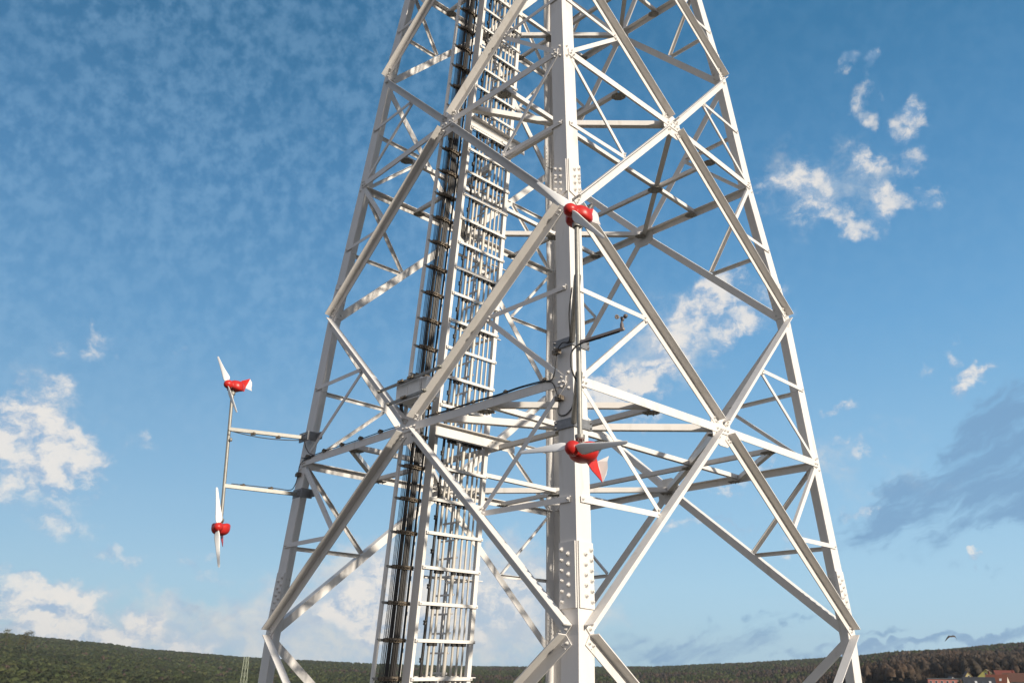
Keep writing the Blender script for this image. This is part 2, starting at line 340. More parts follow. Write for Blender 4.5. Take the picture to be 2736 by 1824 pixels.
# corner legs: one angle section from the ground to the top
LEGDIR = {'F': ((1, 1, 0), (-1, 1, 0)), 'L': ((1, -1, 0), (1, 1, 0)), 'R': ((-1, -1, 0), (-1, 1, 0)), 'B': ((1, -1, 0), (-1, -1, 0))}
HDIR = {'F': Vector((0, -1, 0)), 'L': Vector((-1, 0, 0)), 'R': Vector((1, 0, 0)), 'B': Vector((0, 1, 0))}
LOWZ = [0.15, 9.0, 18.0, 28.0]; TOPZ = [68.5, 75.0]
def legpt(c, z):       # beyond the pixel-fitted nodes the legs run on straight
    if z < 41: p = nd(c, -2); r = (Vector((p.x, p.y, 0)).length + (p.z - z) * .0885); return Vector((HDIR[c].x * r, HDIR[c].y * r, z))
    p = nd(c, 7); r = Vector((p.x, p.y, 0)).length - (z - p.z) * .10; return Vector((HDIR[c].x * r, HDIR[c].y * r, z))
for c in 'FLRB':
    a, b = LEGDIR[c]
    pts = [legpt(c, z) for z in LOWZ] + [nd(c, l) for l in range(-2, 8)] + [legpt(c, z) for z in TOPZ]
    mb = MB(); mb.ell(pts, Vector(a), Vector(b), .238, .238, .022)
    mb.box(legpt(c, .1) - HDIR[c] * .12, (.3, 0, 0), (0, .3, 0), (0, 0, .1))
    for (fn, p, q) in FACES:
        if c in (p, q):
            other = q if c == p else p
            for l in range(-1, 6):
                n = OUT[fn]; s = nd(c, l); e = (nd(other, l) - s).normalized(); u = (nd(c, l + 1) - s).normalized()
                offs = ((.07, .10), (.12, -.02), (.07, -.1)) if l % 2 else ((.17, .14), (.17, -.14))
                for (i, j) in offs: mb.bolt(s + e * i + u * j + n * .001, n, .018, .02)
    mb.build('leg', M_STEEL, tower)

def inplane_down(d, n):
    v = n.cross(d).normalized(); return v if v.z < 0 else -v
def brace(mb, p, q, n, w, t, off, b=None, bolts=0, wb=None):   # heel on the upper edge
    d = (q - p).normalized(); a = inplane_down(d, n)
    p2 = p - a * (w * .45) + n * off; q2 = q - a * (w * .45) + n * off
    mb.ell([p2, q2], a, n if b is None else b, w, wb or w, t)
    if bolts:
        for e, s in ((p2, 1), (q2, -1)):
            for k in range(bolts):
                mb.bolt(e + d * s * (.035 + .055 * k) + a * (w * (.62 - .12 * (k % 2))) + n * (t + .0005 if b is None else t * .0 + .0085), n, .017, .02)
stuff_d = MB(); stuff_s = MB()
for (fn, P, Q) in FACES:
    n = OUT[fn]
    for l0 in (-2, 0, 2, 4):
        c = nd(fn, l0 + 1)
        for (leg, lv) in ((P, l0), (Q, l0), (P, l0 + 2), (Q, l0 + 2)):
            s = nd(leg, lv); oth = Q if leg == P else P
            e = (nd(oth, lv) - s).normalized(); s = s + e * .07
            d = (c - s).normalized()
            mb = MB(); brace(mb, s + d * .07, c - d * .13, n, .13, .012, .003, None, 2)
            mb.build('diagonal_brace', M_STEEL, tower)
        # gusset plate behind the crossing
        mb = MB(); e = (nd(Q, l0 + 1) - nd(P, l0 + 1)).normalized(); u = n.cross(e); u = u if u.z > 0 else -u
        poly = [c + e * x + u * y - n * .011 for x, y in ((-.24, -.13), (-.1, -.24), (.1, -.24), (.24, -.13), (.24, .13), (.1, .24), (-.1, .24), (-.24, .13))]
        mb.plate(poly, n, .0125)
        for x, y in ((-.17, .12), (-.12, .17), (.17, .12), (.12, .17), (-.17, -.12), (.12, -.17)): mb.bolt(c + e * x + u * y + n * .0015, n, .017)
        for x in (-.13, -.05, .05, .13): mb.bolt(c + e * x + n * .0165, n, .018, .02)
        mb.build('gusset_plate', M_PLATE if l0 == 9 else M_STEEL, tower)
        # horizontal through the crossing, flange turned inwards
        w = .118
        p, q = nd(P, l0 + 1), nd(Q, l0 + 1)
        dp = (c - p).normalized(); dq = (c - q).normalized(); dn = Vector((0, 0, -1)); dn = (dn - n * dn.dot(n)).normalized()
        if l0 >= 0:
            mb = MB(); off = n * .0165 - dn * (w * .5)
            mb.ell([p + dp * .10 + off, c + off, q + dq * .10 + off], dn, -n, w, .10, .0115)
            for s, d in ((p, dp), (q, dq)):
                for k in (.14, .2): mb.bolt(s + d * k + n * .0168 + dn * .01, n, .017, .02)
            mb.build('horizontal_beam', M_STEEL, tower)
        # secondary struts
        for leg in (P, Q):
            m_ = nd(leg, l0 + 1)
            oth = Q if leg == P else P
            for lv in (l0, l0 + 2):
                nn = nd(leg, lv); qd = (nn + c) / 2; qp = (nn + m_) / 2
                e = (nd(oth, l0 + 1) - m_).normalized()
                qp.z = qp.z + (qd.z - qp.z) * .5
                for (a_, b_) in ((m_ + e * .10, qd), (qp + e * .07, qd)):
                    d = (b_ - a_).normalized(); vis = l0 in (0, 2) or (l0 == 4 and lv == 4)
                    if b_ is qd and a_ == m_ + e * .10: a2, b2 = a_ + d * .06, b_ - d * .05
                    else: a2, b2 = a_ , b_ - d * .05
                    mb = MB() if vis else stuff_s
                    brace(mb, a2, b2, n, .066, .006, .0175 if a2 is a_ else .0045, -n, 0, .05)
                    if vis:
                        for (ee, dd) in ((a2, d), (b2, -d)): mb.bolt(ee + dd * .03 + n * .018, n, .015)
                        mb.build('strut', M_STEEL, tower)
# bracing that lies outside the view: coarser bays below and above
zz = LOWZ + [None]
for (fn, P, Q) in FACES:
    n = OUT[fn]
    for i in range(4):
        lo = [legpt(c, LOWZ[i]) for c in (P, Q)]; hi = [legpt(c, LOWZ[i + 1]) if i < 3 else nd(c, -2) for c in (P, Q)]
        for s, q in ((lo[0], hi[1]), (lo[1], hi[0])):
            brace(stuff_d, s, q, n, .14, .012, .003 if s is lo[0] else -.016)
        brace(stuff_d, hi[0], hi[1], n, .12, .012, .02, -n)
    tops = [[nd(c, 6) for c in (P, Q)], [nd(c, 7) for c in (P, Q)]] + [[legpt(c, z) for c in (P, Q)] for z in TOPZ]
    for i in range(3):
        lo, hi = tops[i], tops[i + 1]
        for s, q in ((lo[0], hi[1]), (lo[1], hi[0])): brace(stuff_d, s, q, n, .12, .012, .003 if s is lo[0] else -.016)
        brace(stuff_d, hi[0], hi[1], n, .1, .01, .02, -n)
tag(stuff_d.build('diagonal_brace', M_STEEL, tower), kind='stuff')
tag(stuff_s.build('strut', M_STEEL, tower), kind='stuff')

# plan bracing inside the tower at the three crossing levels
def planpt(l, u, v):
    Fp, R_, B_, L_ = (nd(k, l) for k in ('F', 'R', 'B', 'L'))
    fr, br, bl, fl = (nd(k, l) for k in ('FR', 'BR', 'BL', 'FL'))
    cen = (fr + br + bl + fl) / 4
    g = [[Fp, fl, L_], [fr, cen, bl], [R_, br, B_]]
    i = min(int(u * 2), 1); j = min(int(v * 2), 1); a = u * 2 - i; b = v * 2 - j
    return (g[i][j] * (1 - a) + g[i + 1][j] * a) * (1 - b) + (g[i][j + 1] * (1 - a) + g[i + 1][j + 1] * a) * b
for l in (1, 3, 5):
    def pb(a, b, w, dz, m=M_STEEL, flip=False, lift=0.0):
        p, q = planpt(l, *a), planpt(l, *b); d = (q - p).normalized(); p = p + d * .05; q = q - d * .05
        side = Vector((0, 0, 1)).cross(d)
        if side.y < 0: side = -side
        p = p + Vector((0, 0, dz)) - side * w * .5; q = q + Vector((0, 0, dz)) - side * w * .5
        mb = MB(); mb.ell([p, q], side, Vector((0, 0, 1)), w, w, .008); mb.build('plan_brace', m, tower)
    for a, b in (((.5, 0), (1, .5)), ((1, .5), (.5, 1)), ((.5, 1), (0, .5)), ((.25, .25), (.5, 0)), ((0, .40), (.25, .25))): pb(a, b, .092, -.02)
    for u in (.25, .75): pb((u, 0), (u, 1), .07, -.045)
    for v in (.25, .75): pb((0, v), (1, v), .072, -.01)
    for a, b in () if l > 1 else (((.25, 0), (0, .25)), ((.75, 0), (1, .25)), ((1, .75), (.75, 1)), ((0, .75), (.25, 1))): pb(a, b, .075, -.032)
    for (u, v) in ((.25, .25), (.75, .25), (.25, .75), (.75, .75), (.5, 0), (1, .5), (.5, 1), (0, .5), (.25, 0), (0, .25), (.75, 0), (1, .25), (.25, 1), (.75, 1), (0, .75), (1, .75)):
        p = planpt(l, u, v); inner = 0 < u < 1 and 0 < v < 1; cen = planpt(l, .5, .5)
        if not inner: p = p + (cen - p).normalized() * .10
        r = .15 if inner else .12
        mb = MB(); poly = [p + Vector((math.cos(k * math.pi / 4 + .39) * r, math.sin(k * math.pi / 4 + .39) * r * .8, -.056 - .001)) for k in range(8)]
        mb.plate(poly, (0, 0, 1), .009)
        for k in range(6): a = k * 1.047; mb.bolt(p + Vector((math.cos(a) * r * .6, math.sin(a) * r * .5, -.0575)), (0, 0, -1), .013)
        mb.build('node_plate', M_DPLATE, tower)

# leg splices: two cover plates with staggered bolts
for l, z0, z1 in ((0, .26, .94), (2, .12, .73), (4, .15, .7)):
    for c in 'FLRB':
        a, b = LEGDIR[c]; p = nd(c, l); d = (nd(c, l + 1) - p).normalized()
        mb = MB()
        for fdir, odir in ((Vector(a), Vector(b)), (Vector(b), Vector(a))):
            fdir = (fdir - d * fdir.dot(d)).normalized(); nn = (-odir - d * (-odir).dot(d)); nn = (nn - fdir * nn.dot(fdir)).normalized()
            o = p + nn * .002
            poly = [o + fdir * x + d * y for x, y in ((.014, z0 + (.07 if l else 0)), (.242, z0), (.242, z1), (.014, z1))]
            mb.plate(poly, nn, .016)
            rows = 6 if l == 0 else 5
            for k in range(rows * 2 - 1):
                y = z0 + .075 + (z1 - z0 - .15) * k / (rows * 2 - 2); x = .205 if k % 2 == 0 else .115
                if l and k % 4 == 1: mb.bolt(o + fdir * .2 + d * y + nn * .0165, nn, .022, .022)
                mb.bolt(o + fdir * x + d * y + nn * .0165, nn, .022, .022)
            # inner cover plate, seen on the far legs
            o2 = p - nn * .0245; poly = [o2 + fdir * x + d * y for x, y in ((.035, z0), (.23, z0), (.23, z1), (.035, z1))]
            mb.plate(poly, -nn, .012)
            for k in range(rows * 2 - 1):
                y = z0 + .075 + (z1 - z0 - .15) * k / (rows * 2 - 2); x = .205 if k % 2 == 0 else .115
                mb.bolt(o2 + fdir * x + d * y - nn * .0125, -nn, .016, .016, False)
        mb.build('splice_plate', M_STEEL, tower)

# ------------------------------------------------------------------ cable ladders inside the tower
E1 = Vector((1, 1, 0)).normalized(); E2 = Vector((-1, 1, 0)).normalized()
def tp(a, b, z):      # lattice units along the two face directions -> metres
    return Vector(((a - b) * S, (a + b) * S, z * S + ZB))
ZG, ZT = -10.04, 5.6
A_R2 = lambda z: -0.4352 + .0560 * z - .004 * max(0, min(1, (z) / 1.2)) * max(0, (1.9 - z)) 
A_RR = lambda z: -0.2900 + .0522 * z
A_RL = lambda z: -0.4985 + .0565 * z - .004 * max(0, min(1, z)) * max(0, (2 - z))
B_T = 0.0; B_L = .045
ZS = [ZG, -5, -1, -.3, 0, .3, .6, .9, 1.2, 1.5, 1.8, 2.1, 2.4, 2.7, 3.1, 3.6, 4.5, ZT]
tray = thing('cable_ladder', tp(-.36, 0, ZG), 'wide white cable ladder with flat crossbars carrying pale conduits inside the tower', 'cable ladder')
for side, fn in ((0, A_R2), (1, A_RR)):
    mb = MB()
    if side == 0:
        # deep channel: web faces front-left, flange faces the sun
        mb.ell([tp(fn(z), B_T, z) - E1 * .04 for z in ZS], E1, E2, .05, .16, .008)
    else: mb.ell([tp(fn(z), B_T, z) for z in ZS], E1, E2, .07, .06, .007)
    mb.build('side_rail', M_STEEL2, tray)
RZ = [-.115 + .1032 * k for k in range(31)]
far = MB()
def crossbar(mb, z):
    p = tp(A_R2(z), B_T, z) - E2 * .016 - E1 * .03; q = tp(A_RR(z), B_T, z) - E2 * .016 + E1 * .075
    mb.bar(p, q, .024, .043); e = (q - p).normalized()
    for w in (p + e * .025, q - e * .025): mb.bolt(w - E2 * .0125, -E2, .012, .012)
for z in RZ: mb = MB(); crossbar(mb, z); mb.build('crossbar', M_STEEL2, tray)
for k in range(1, 97): crossbar(far, -.115 - .1032 * k)
for k in range(31, 54): crossbar(far, -.115 + .1032 * k)
tag(far.build('crossbar', M_STEEL2, tray), kind='stuff')
# heavier support angles at the crossing levels
for (x0, y0, x1, y1) in ((1163, 1143, 1374, 1201), (1258, 322, 1400, 391)):
    cpl = -.030 * 2 * S / math.sqrt(2)
    p = hit(x0, y0, E2, cpl); q = hit(x1, y1, E2, cpl); q = Vector((q.x, q.y, p.z))
    mb = MB(); mb.ell([p + Vector((0, 0, .07)), q + Vector((0, 0, .07))], Vector((0, 0, -1)), -E2, .16, .075, .009)
    for k in (.06, .12, .2): mb.bolt(q - (q - p).normalized() * (.35 + k) + Vector((0, 0, -.0 - .07 * (k > .15))) - E2 * .0095, -E2, .015)
    mb.build('support_angle', M_STEEL2, tray)

def run(fn_a, fn_b, frac, b, wob, zs):
    pts = []
    for z in zs:
        a = fn_a(z) + (fn_b(z) - fn_a(z)) * (frac + random.uniform(-wob, wob)); pts.append(tp(a, b, z) + E2 * random.uniform(-wob, wob) * .3)
    return pts
ZC = [ZG, -7, -4, -2, -1] + [-.3 + .1032 * k for k in range(34)] + [3.6, 4.4, ZT]
for k, (fr, r, m, lab) in enumerate([
    (.16, .020, M_CABLE, 'black corrugated feeder cable beside the wide rail of the conduit ladder'),
    (.26, .020, M_TUBE, 'pale conduit next to the black feeder cable on the conduit ladder'),
    (.345, .018, M_TUBE, 'second pale conduit, just left of the open gap on the conduit ladder'),
    (.58, .027, M_TUBE, 'thickest pale conduit in the middle of the conduit ladder'),
    (.70, .017, M_TUBE, 'pale conduit right of the thickest one on the conduit ladder'),
    (.80, .0165, M_TUBE, 'second pale conduit from the narrow right rail of the conduit ladder'),
    (.895, .0135, M_TUBE, 'thin pale conduit nearest the narrow right rail of the ladder')]):
    mb = MB(); mb.tube([p + E2 * (r + .004) for p in run(A_R2, A_RR, fr, B_T, .002, ZC)], r, 10)
    for j, z in enumerate(RZ):
        if (j + (k // 2)) % 2 == 0 or k in (1, 2) or k == 0:
            a = A_R2(z) + (A_RR(z) - A_R2(z)) * fr
            if k == 0:
                mb.lathe(tp(a, B_T, z + .05) + E2 * (r + .004), (0, 0, 1), [(-.03, .024), (-.012, .026), (0, .018), (.012, .026), (.03, .024)], 8)
    o = single(mb, 'feeder_pipe' if m is M_TUBE else 'feeder_cable', m, lab, 'conduit' if m is M_TUBE else 'cable', 'conduits strapped to the wide cable ladder')
for j, z in enumerate(RZ):   # rubber clamps behind the crossbars
    mb = MB()
    for k, fr in enumerate((.26, .345, .58, .70, .80, .895)):
        if (j + (k > 1)) % 2 == 0 or k < 2:
            a = A_R2(z) + (A_RR(z) - A_R2(z)) * fr
            mb.box(tp(a, B_T, z - .006) + E2 * .022, E1 * .03, E2 * .026, Vector((0, 0, .034)))
    mb.bar(tp(A_R2(z), B_T, z - .004) + E2 * .03, tp(A_RR(z), B_T, z - .004) + E2 * .03, .006, .012)
    mb.build('cable_clamp', M_RUBBER, tray)

tray2 = thing('cable_ladder', tp(-.46, B_L, ZG), 'narrow cable ladder carrying the dense bundle of black cables', 'cable ladder')
mb = MB(); mb.ell([tp(A_RL(z), B_L, z) for z in ZS], E1, E2, .03, .062, .006); mb.build('side_rail', M_STEEL2, tray2)
mb = MB(); mb.ell([tp(A_R2(z) + .004, B_L, z) for z in ZS], -E1, E2, .03, .05, .006); mb.build('side_rail', M_STEEL2, tray2)
far = MB()
def rung2(mb, z):
    p = tp(A_RL(z), B_L, z) + E2 * .01; q = tp(A_R2(z), B_L, z) + E2 * .01
    mb.bar(p, q, .03, .034)
CAB = [(.20, .004, 0), (.245, .004, 0), (.29, .005, 1), (.345, .008, 1), (.415, .017, 0), (.485, .0165, 0), (.525, .006, 1), (.60, .0155, 0), (.66, .010, 1), (.715, .016, 0), (.78, .015, 0), (.835, .004, 0), (.875, .004, 1), (.955, .015, 0)]
for z in RZ:
    mb = MB(); rung2(mb, z); mb.build('rung', M_GALV, tray2)
    mb = MB()
    for k, (fr, r, g) in enumerate(CAB):
        a = A_RL(z) + (A_R2(z) - A_RL(z)) * fr; h = .022 + random.uniform(0, .008)
        mb.box(tp(a, B_L, z) - E2 * (2 * r + .016 + random.uniform(0, .01)), E1 * (r + .006), E2 * .011, Vector((0, 0, h)))
        if r > .011: mb.bolt(tp(a, B_L, z) - E2 * (2 * r + .03), -E2 + E1 * random.uniform(-.3, .3), .012, .03)
    mb.bar(tp(A_RL(z), B_L, z) + E1 * .16 - E2 * .012, tp(A_R2(z), B_L, z) - E1 * .02 - E2 * .012, .012, .026)
    mb.build('cable_clamp', M_CLAMP, tray2)
for k in range(1, 97): rung2(far, -.115 - .1032 * k)
for k in range(31, 54): rung2(far, -.115 + .1032 * k)
tag(far.build('rung', M_GALV, tray2), kind='stuff')
ordn = ['first', 'second', 'third', 'fourth', 'fifth', 'sixth', 'seventh', 'eighth', 'ninth', 'tenth', 'eleventh', 'twelfth', 'thirteenth', 'last']
for k, (fr, r, g) in enumerate(CAB):
    mb = MB(); mb.tube([p - E2 * (r + .008) for p in run(A_RL, A_R2, fr, B_L, .006 if r < .007 else .004, ZC)], r, 8)
    single(mb, 'feeder_cable', M_CABLE2 if g else M_CABLE, '%s %s cable of the dark bundle, %s counting from the left rail' % ('thin' if r < .011 else 'thick', 'grey' if g else 'black', ordn[k]), 'cable', 'dark cables on the narrow cable ladder')

# climbing ladder with a central stile behind the conduits
B_C = .10; A_C = lambda z: -0.2896 + .0526 * z
lad = thing('climbing_ladder', tp(-.28, B_C, ZG), 'pale climbing ladder with a central double stile and short side rungs behind the conduits', 'ladder')
for s in (-1, 1):
    mb = MB(); mb.tube([tp(A_C(z), B_C, z) + E2 * (.02 * s) for z in ZS], .011, 8); mb.build('stile', M_STEEL2, lad)
mb = MB(); mb.bar(tp(A_C(ZG), B_C, ZG) + E1 * .02, tp(A_C(ZT), B_C, ZT) + E1 * .02, .05, .006, E1); mb.build('stile', M_STEEL2, lad)
far = MB()
def rung3(mb, z):
    c = tp(A_C(z), B_C, z); mb.bar(c - E2 * .2, c + E2 * .2, .022, .026)
for k in range(54): mb = MB(); rung3(mb, -.16 + .0585 * k); mb.build('rung', M_STEEL, lad)
for k in range(1, 168): rung3(far, -.16 - .0585 * k)
for k in range(54, 98): rung3(far, -.16 + .0585 * k)
tag(far.build('rung', M_STEEL, lad), kind='stuff')
for z in (-.112, .172, .455, .74, 1.02, 1.31, 1.62, 1.95, 2.28):
    mb = MB(); a = A_C(z); p = tp(a, B_C, z) + E1 * .01; q = tp(A_RR(z), B_T + .012, z) + E1 * .09
    mb.bar(p, q, .045, .03); mb.bar(q - E1 * .25, q + E1 * .12, .03, .012); mb.bar(tp(A_R2(z), B_T + .03, z), tp(A_RR(z), B_T + .03, z), .03, .035)
    mb.build('wall_bracket', M_STEEL, lad)
# small rest platform hinged to the ladder, seen from below
for n_, (z, lab) in enumerate(((.66, 'grey folding rest platform seen from below, beside the climbing ladder, upper of two'), (-.19, 'grey folding rest platform at the bottom of the view behind the conduits'))):
    rp = thing('rest_platform', tp(A_C(z) + .03, B_C, z), lab, 'platform', 'rest platforms on the climbing ladder')
    c = tp(A_C(z), B_C, z) + E1 * .22
    mb = MB(); mb.box(c, E1 * .18, E2 * .27, Vector((0, 0, .006)))
    for k in range(-3, 4): mb.box(c + E2 * (.08 * k) - Vector((0, 0, .02)), E1 * .18, E2 * .004, Vector((0, 0, .014)))
    mb.build('deck', M_PLATE, rp)
    mb = MB()
    for s in (-1, 1): mb.bar(c + E2 * .25 * s - E1 * .17 - Vector((0, 0, .3)), c + E2 * .25 * s + E1 * .16 - Vector((0, 0, .03)), .03, .03)
    mb.build('stay', M_STEEL, rp)
# ------------------------------------------------------------------ small wind turbines
def turbine(loc, nose_az, flip, theta, label, pitch_t=0.0):
    """loc = centre of the mounting flange; nose_az = compass direction the nose points to (degrees from +Y to +X)."""
    t = thing('wind_turbine', loc, label, 'wind turbine', 'small red wind turbines on the tower')
    az = rad(nose_az); X = Vector((-math.sin(az), -math.cos(az), 0)); Z = Vector((0, 0, -1 if flip else 1)); Y = Z.cross(X)
    o = Vector(loc) + Z * .13 - X * .12     # axis height above the flange
    P = lambda x, y, z: o + X * x + Y * y + Z * z
    # flange and neck
    mb = MB(); mb.lathe(loc, Z, [(0, .046), (.012, .046)], 20)
    mb.lathe(Vector(loc) + Z * .013, Z, [(0, .043), (.016, .043), (.016, .026), (.085, .026)], 20)
    for k in range(6): a = k * math.pi / 3; mb.bolt(Vector(loc) + Vector((math.cos(a) * .035, math.sin(a) * .035, 0)) + Z * .03, Z, .007, .018, False)
    mb.build('mounting_flange', M_GALV, t)
    # nacelle: an arch shaped shell that flares out below
    secs = [(.045, .050, .055, -.045), (.075, .080, .072, -.060), (.11, .108, .085, -.078), (.16, .122, .092, -.092), (.22, .122, .092, -.092), (.27, .105, .082, -.075), (.31, .07, .062, -.045), (.335, .03, .035, -.01)]
    secs = [(x_ * .90, w_, h_, b_) for x_, w_, h_, b_ in secs]; mb = MB(); vs = []; seg = 18
    for (x, w, h, bt) in secs:
        for k in range(seg):
            a = 2 * math.pi * k / seg; cy, sz = math.cos(a), math.sin(a)
            w_, h_, b_ = w * 1.12, h * 1.12, bt * 1.1
            y = w * 1.12 * math.copysign(abs(cy) ** .8, cy); z = h * 1.12 * sz if sz > 0 else -bt * -abs(sz) ** .55
            if sz < 0: y *= 1.0 + .18 * abs(sz) * (1 - abs(cy) * .3); z = b_ * abs(sz) ** .6 * (.55 + .45 * abs(cy) ** .5)
            vs.append(P(x, y, z))
    nS = len(secs)
    fs = [(i * seg + k, i * seg + (k + 1) % seg, (i + 1) * seg + (k + 1) % seg, (i + 1) * seg + k) for i in range(nS - 1) for k in range(seg)]
    mb.add(vs, fs, True); mb.add(vs[:seg] + vs[-seg:], [tuple(range(seg)), tuple(range(seg, 2 * seg))])
    for x in (.1, .14, .19, .24): mb.bolt(P(x, .1, -.02), Y, .006, .006, False); mb.bolt(P(x, -.1, -.02), -Y, .006, .006, False)
    mb.build('nacelle', M_RED, t)
    mb = MB(); mb.lathe(P(.052, 0, 0), -X, [(0, .060), (.014, .069), (.042, .072), (.072, .067), (.098, .052), (.116, .030), (.122, .009), (.1225, 0)], 28)
    mb.build('nose_cone', M_RED, t)
    mb = MB(); mb.lathe(P(.056, 0, 0), -X, [(0, .064), (.012, .065), (.013, .02)], 24); mb.build('hub_ring', M_GALV, t)
    # tail: a swept red fin with a pale vane behind it
    prof = [(.16, .05), (.235, .105), (.29, .15), (.36, .185), (.455, .235), (.43, .165), (.40, .105), (.38, .05), (.36, -.02), (.28, -.03)]
    mb = MB(); mb.plate([P(x, -.004 - .18 * max(0, x - .3) * 0, z) for x, z in prof], Y, .008); mb.build('tail_fin', M_RED, t, .002)
    hs = CR - X * CR.dot(X); hs.z = 0; hs.normalize(); vd = (X * .55 + hs * .83).normalized() if not pitch_t else (X * .97 - hs * pitch_t).normalized()
    hinge = [(.4555, .2345, 0), (.4305, .165, .055), (.4005, .105, .085), (.3805, .05, .095), (.3825, .0, .11)]
    inner = [P(x, 0, z) + Y * .004 for x, z, w in hinge[:4]]; outer = [P(x, 0, z) + vd * w for x, z, w in hinge[1:]]
    mb = MB(); mb.plate(inner + list(reversed(outer)), vd.cross(Z), .004); mb.build('tail_vane', M_BLADE, t)
    # two blades in the rotor plane
    th = rad(theta); rc = P(.008, 0, 0)
    H = Vector((math.cos(az), -math.sin(az), 0))       # horizontal, to the photographer's right for a nose towards us
    if H.dot(CR) < 0: H = -H
    for s in (1, -1):
        D = (H * math.cos(th) + Vector((0, 0, 1)) * math.sin(th)) * s; Cc = X.cross(D)
        if Cc.dot(Vector((0, 0, 1))) * s > 0: pass
        mb = MB(); vs = []; st = 13
        rows = [(.045, .040, 42), (.07, .075, 38), (.10, .105, 33), (.14, .108, 28), (.20, .092, 22), (.28, .074, 17), (.36, .060, 12), (.44, .049, 9), (.52, .040, 6), (.575, .034, 5), (.597, .026, 5), (.603, .014, 5)]
        q = 10
        for (r, ch, tw) in rows:
            tw = rad(tw); cd_ = Cc * math.cos(tw) + X * math.sin(tw); nn_ = X * math.cos(tw) - Cc * math.sin(tw)
            for k in range(q):
                a = 2 * math.pi * k / q; xx = math.cos(a) * .5; yy = math.sin(a) * .055 * (1 - .5 * math.cos(a))
                lead = -.30
                vs.append(rc + D * r + cd_ * (ch * (xx + .5 + lead)) + nn_ * (ch * yy + .0) - X * .03)
        fs = [(i * q + k, i * q + (k + 1) % q, (i + 1) * q + (k + 1) % q, (i + 1) * q + k) for i in range(len(rows) - 1) for k in range(q)]
        mb.add(vs, fs, True); mb.add(vs[:q] + vs[-q:], [tuple(range(q)), tuple(range(q, 2 * q))])
        mb.build('blade', M_BLADE, t)
    return t

# front mast standing off the nearest leg
legF = lambda zu: nd('F', 1) + (nd('F', 1) - nd('F', 0)) / .6184 * (zu - .6085) if zu < .6085 else nd('F', 1) + (nd('F', 2) - nd('F', 1)) * ((zu - .6085) / .56)
c_lo = legF(.492); c_hi = legF(.718)
ymast = c_lo.y - 1.62
mtop = hit(1541, 604, (0, 1, 0), ymast); mbot = hit(1549.5, 1166, (0, 1, 0), ymast)
mast = thing('mast_pole', (c_lo.x, c_lo.y, c_lo.z), 'galvanised round mast on brackets in front of the nearest tower leg', 'mast')
mb = MB(); mb.tube([mtop, mbot], .0245, 20)
mb.lathe(mtop, (0, 0, -1), [(0, .047), (.014, .047)], 20); mb.lathe(mbot, (0, 0, 1), [(0, .047), (.014, .047)], 20)
mb.build('pole', M_GALV, mast)
def mastx(z): k = (z - mbot.z) / (mtop.z - mbot.z); return mbot + (mtop - mbot) * k
for c in (c_lo, c_hi):
    mb = MB(); tip = mastx(c.z); s = c + Vector((0, -.005, 0)); d = (tip - s).normalized()
    mb.tube([s, tip - d * .0], .036, 16); mb.build('standoff_arm', M_GALV, mast)
    mb = MB()
    for fd in (Vector((1, 1, 0)).normalized(), Vector((-1, 1, 0)).normalized()):
        nn = Vector((fd.y, -fd.x, 0)); nn = nn if nn.y < 0 else -nn
        mb.box(c + fd * .135 + nn * .012, fd * .15, nn * .009, Vector((0, 0, .055)))
        for zz_ in (-.03, .03): mb.bolt(c + fd * .262 + nn * .0215 + Vector((0, 0, zz_)), nn, .013)
    mb.build('clamp', M_GALV2, mast)
turbine(mtop + Vector((0, 0, .001)), 180 + 36, False, 131, 'red wind turbine on top of the front mast, blades slanting across the tower leg')
turbine(mbot - Vector((0, 0, .001)), 180 + 40, True, -4, 'red wind turbine hanging under the front mast with level blades')

# anemometer on its arm
pa = hit(1548, 915, (0, 1, 0), ymast); ad = Vector((.74, -.67, 0)).normalized()
t_ = 0.0
while proj(pa + ad * t_)[0] < 1666 and t_ < 2: t_ += .004
an = thing('anemometer', pa, 'small cup anemometer on a straight dark arm beside the front mast', 'anemometer')
mb = MB(); mb.bar(pa, pa + ad * t_, .034, .024); mb.build('arm', M_ANARM, an)
tip = pa + ad * (t_ - .02) + Vector((0, 0, .012))
mb = MB(); mb.lathe(tip, (0, 0, 1), [(0, .017), (.02, .018), (.045, .015), (.062, .009), (.085, .0085), (.10, .012), (.108, .012), (.112, .004)], 14); mb.build('housing', M_ANEMO, an)
for k in range(3):
    a = rad(200 + 120 * k); d = Vector((math.cos(a), math.sin(a), 0)); cc = tip + Vector((0, 0, .105)) + d * .045
    mb = MB(); mb.bar(tip + Vector((0, 0, .105)), cc, .004, .004)
    tn = Vector((0, 0, 1)).cross(d); mb.lathe(cc - tn * .0, tn, [(-.023, .004), (-.019, .013), (-.010, .021), (0, .0235), (.0015, .022), (-.008, .015), (-.015, .005)], 12)
    mb.build('cup', M_ANEMO, an)
mb = MB(); mb.tube([pa + Vector((0, -.03, -.02)), pa + ad * .12 + Vector((0, 0, -.02)), pa + ad * (t_ - .05) + Vector((0, 0, -.018))], .006, 6); mb.build('lead', M_HOSE, an)

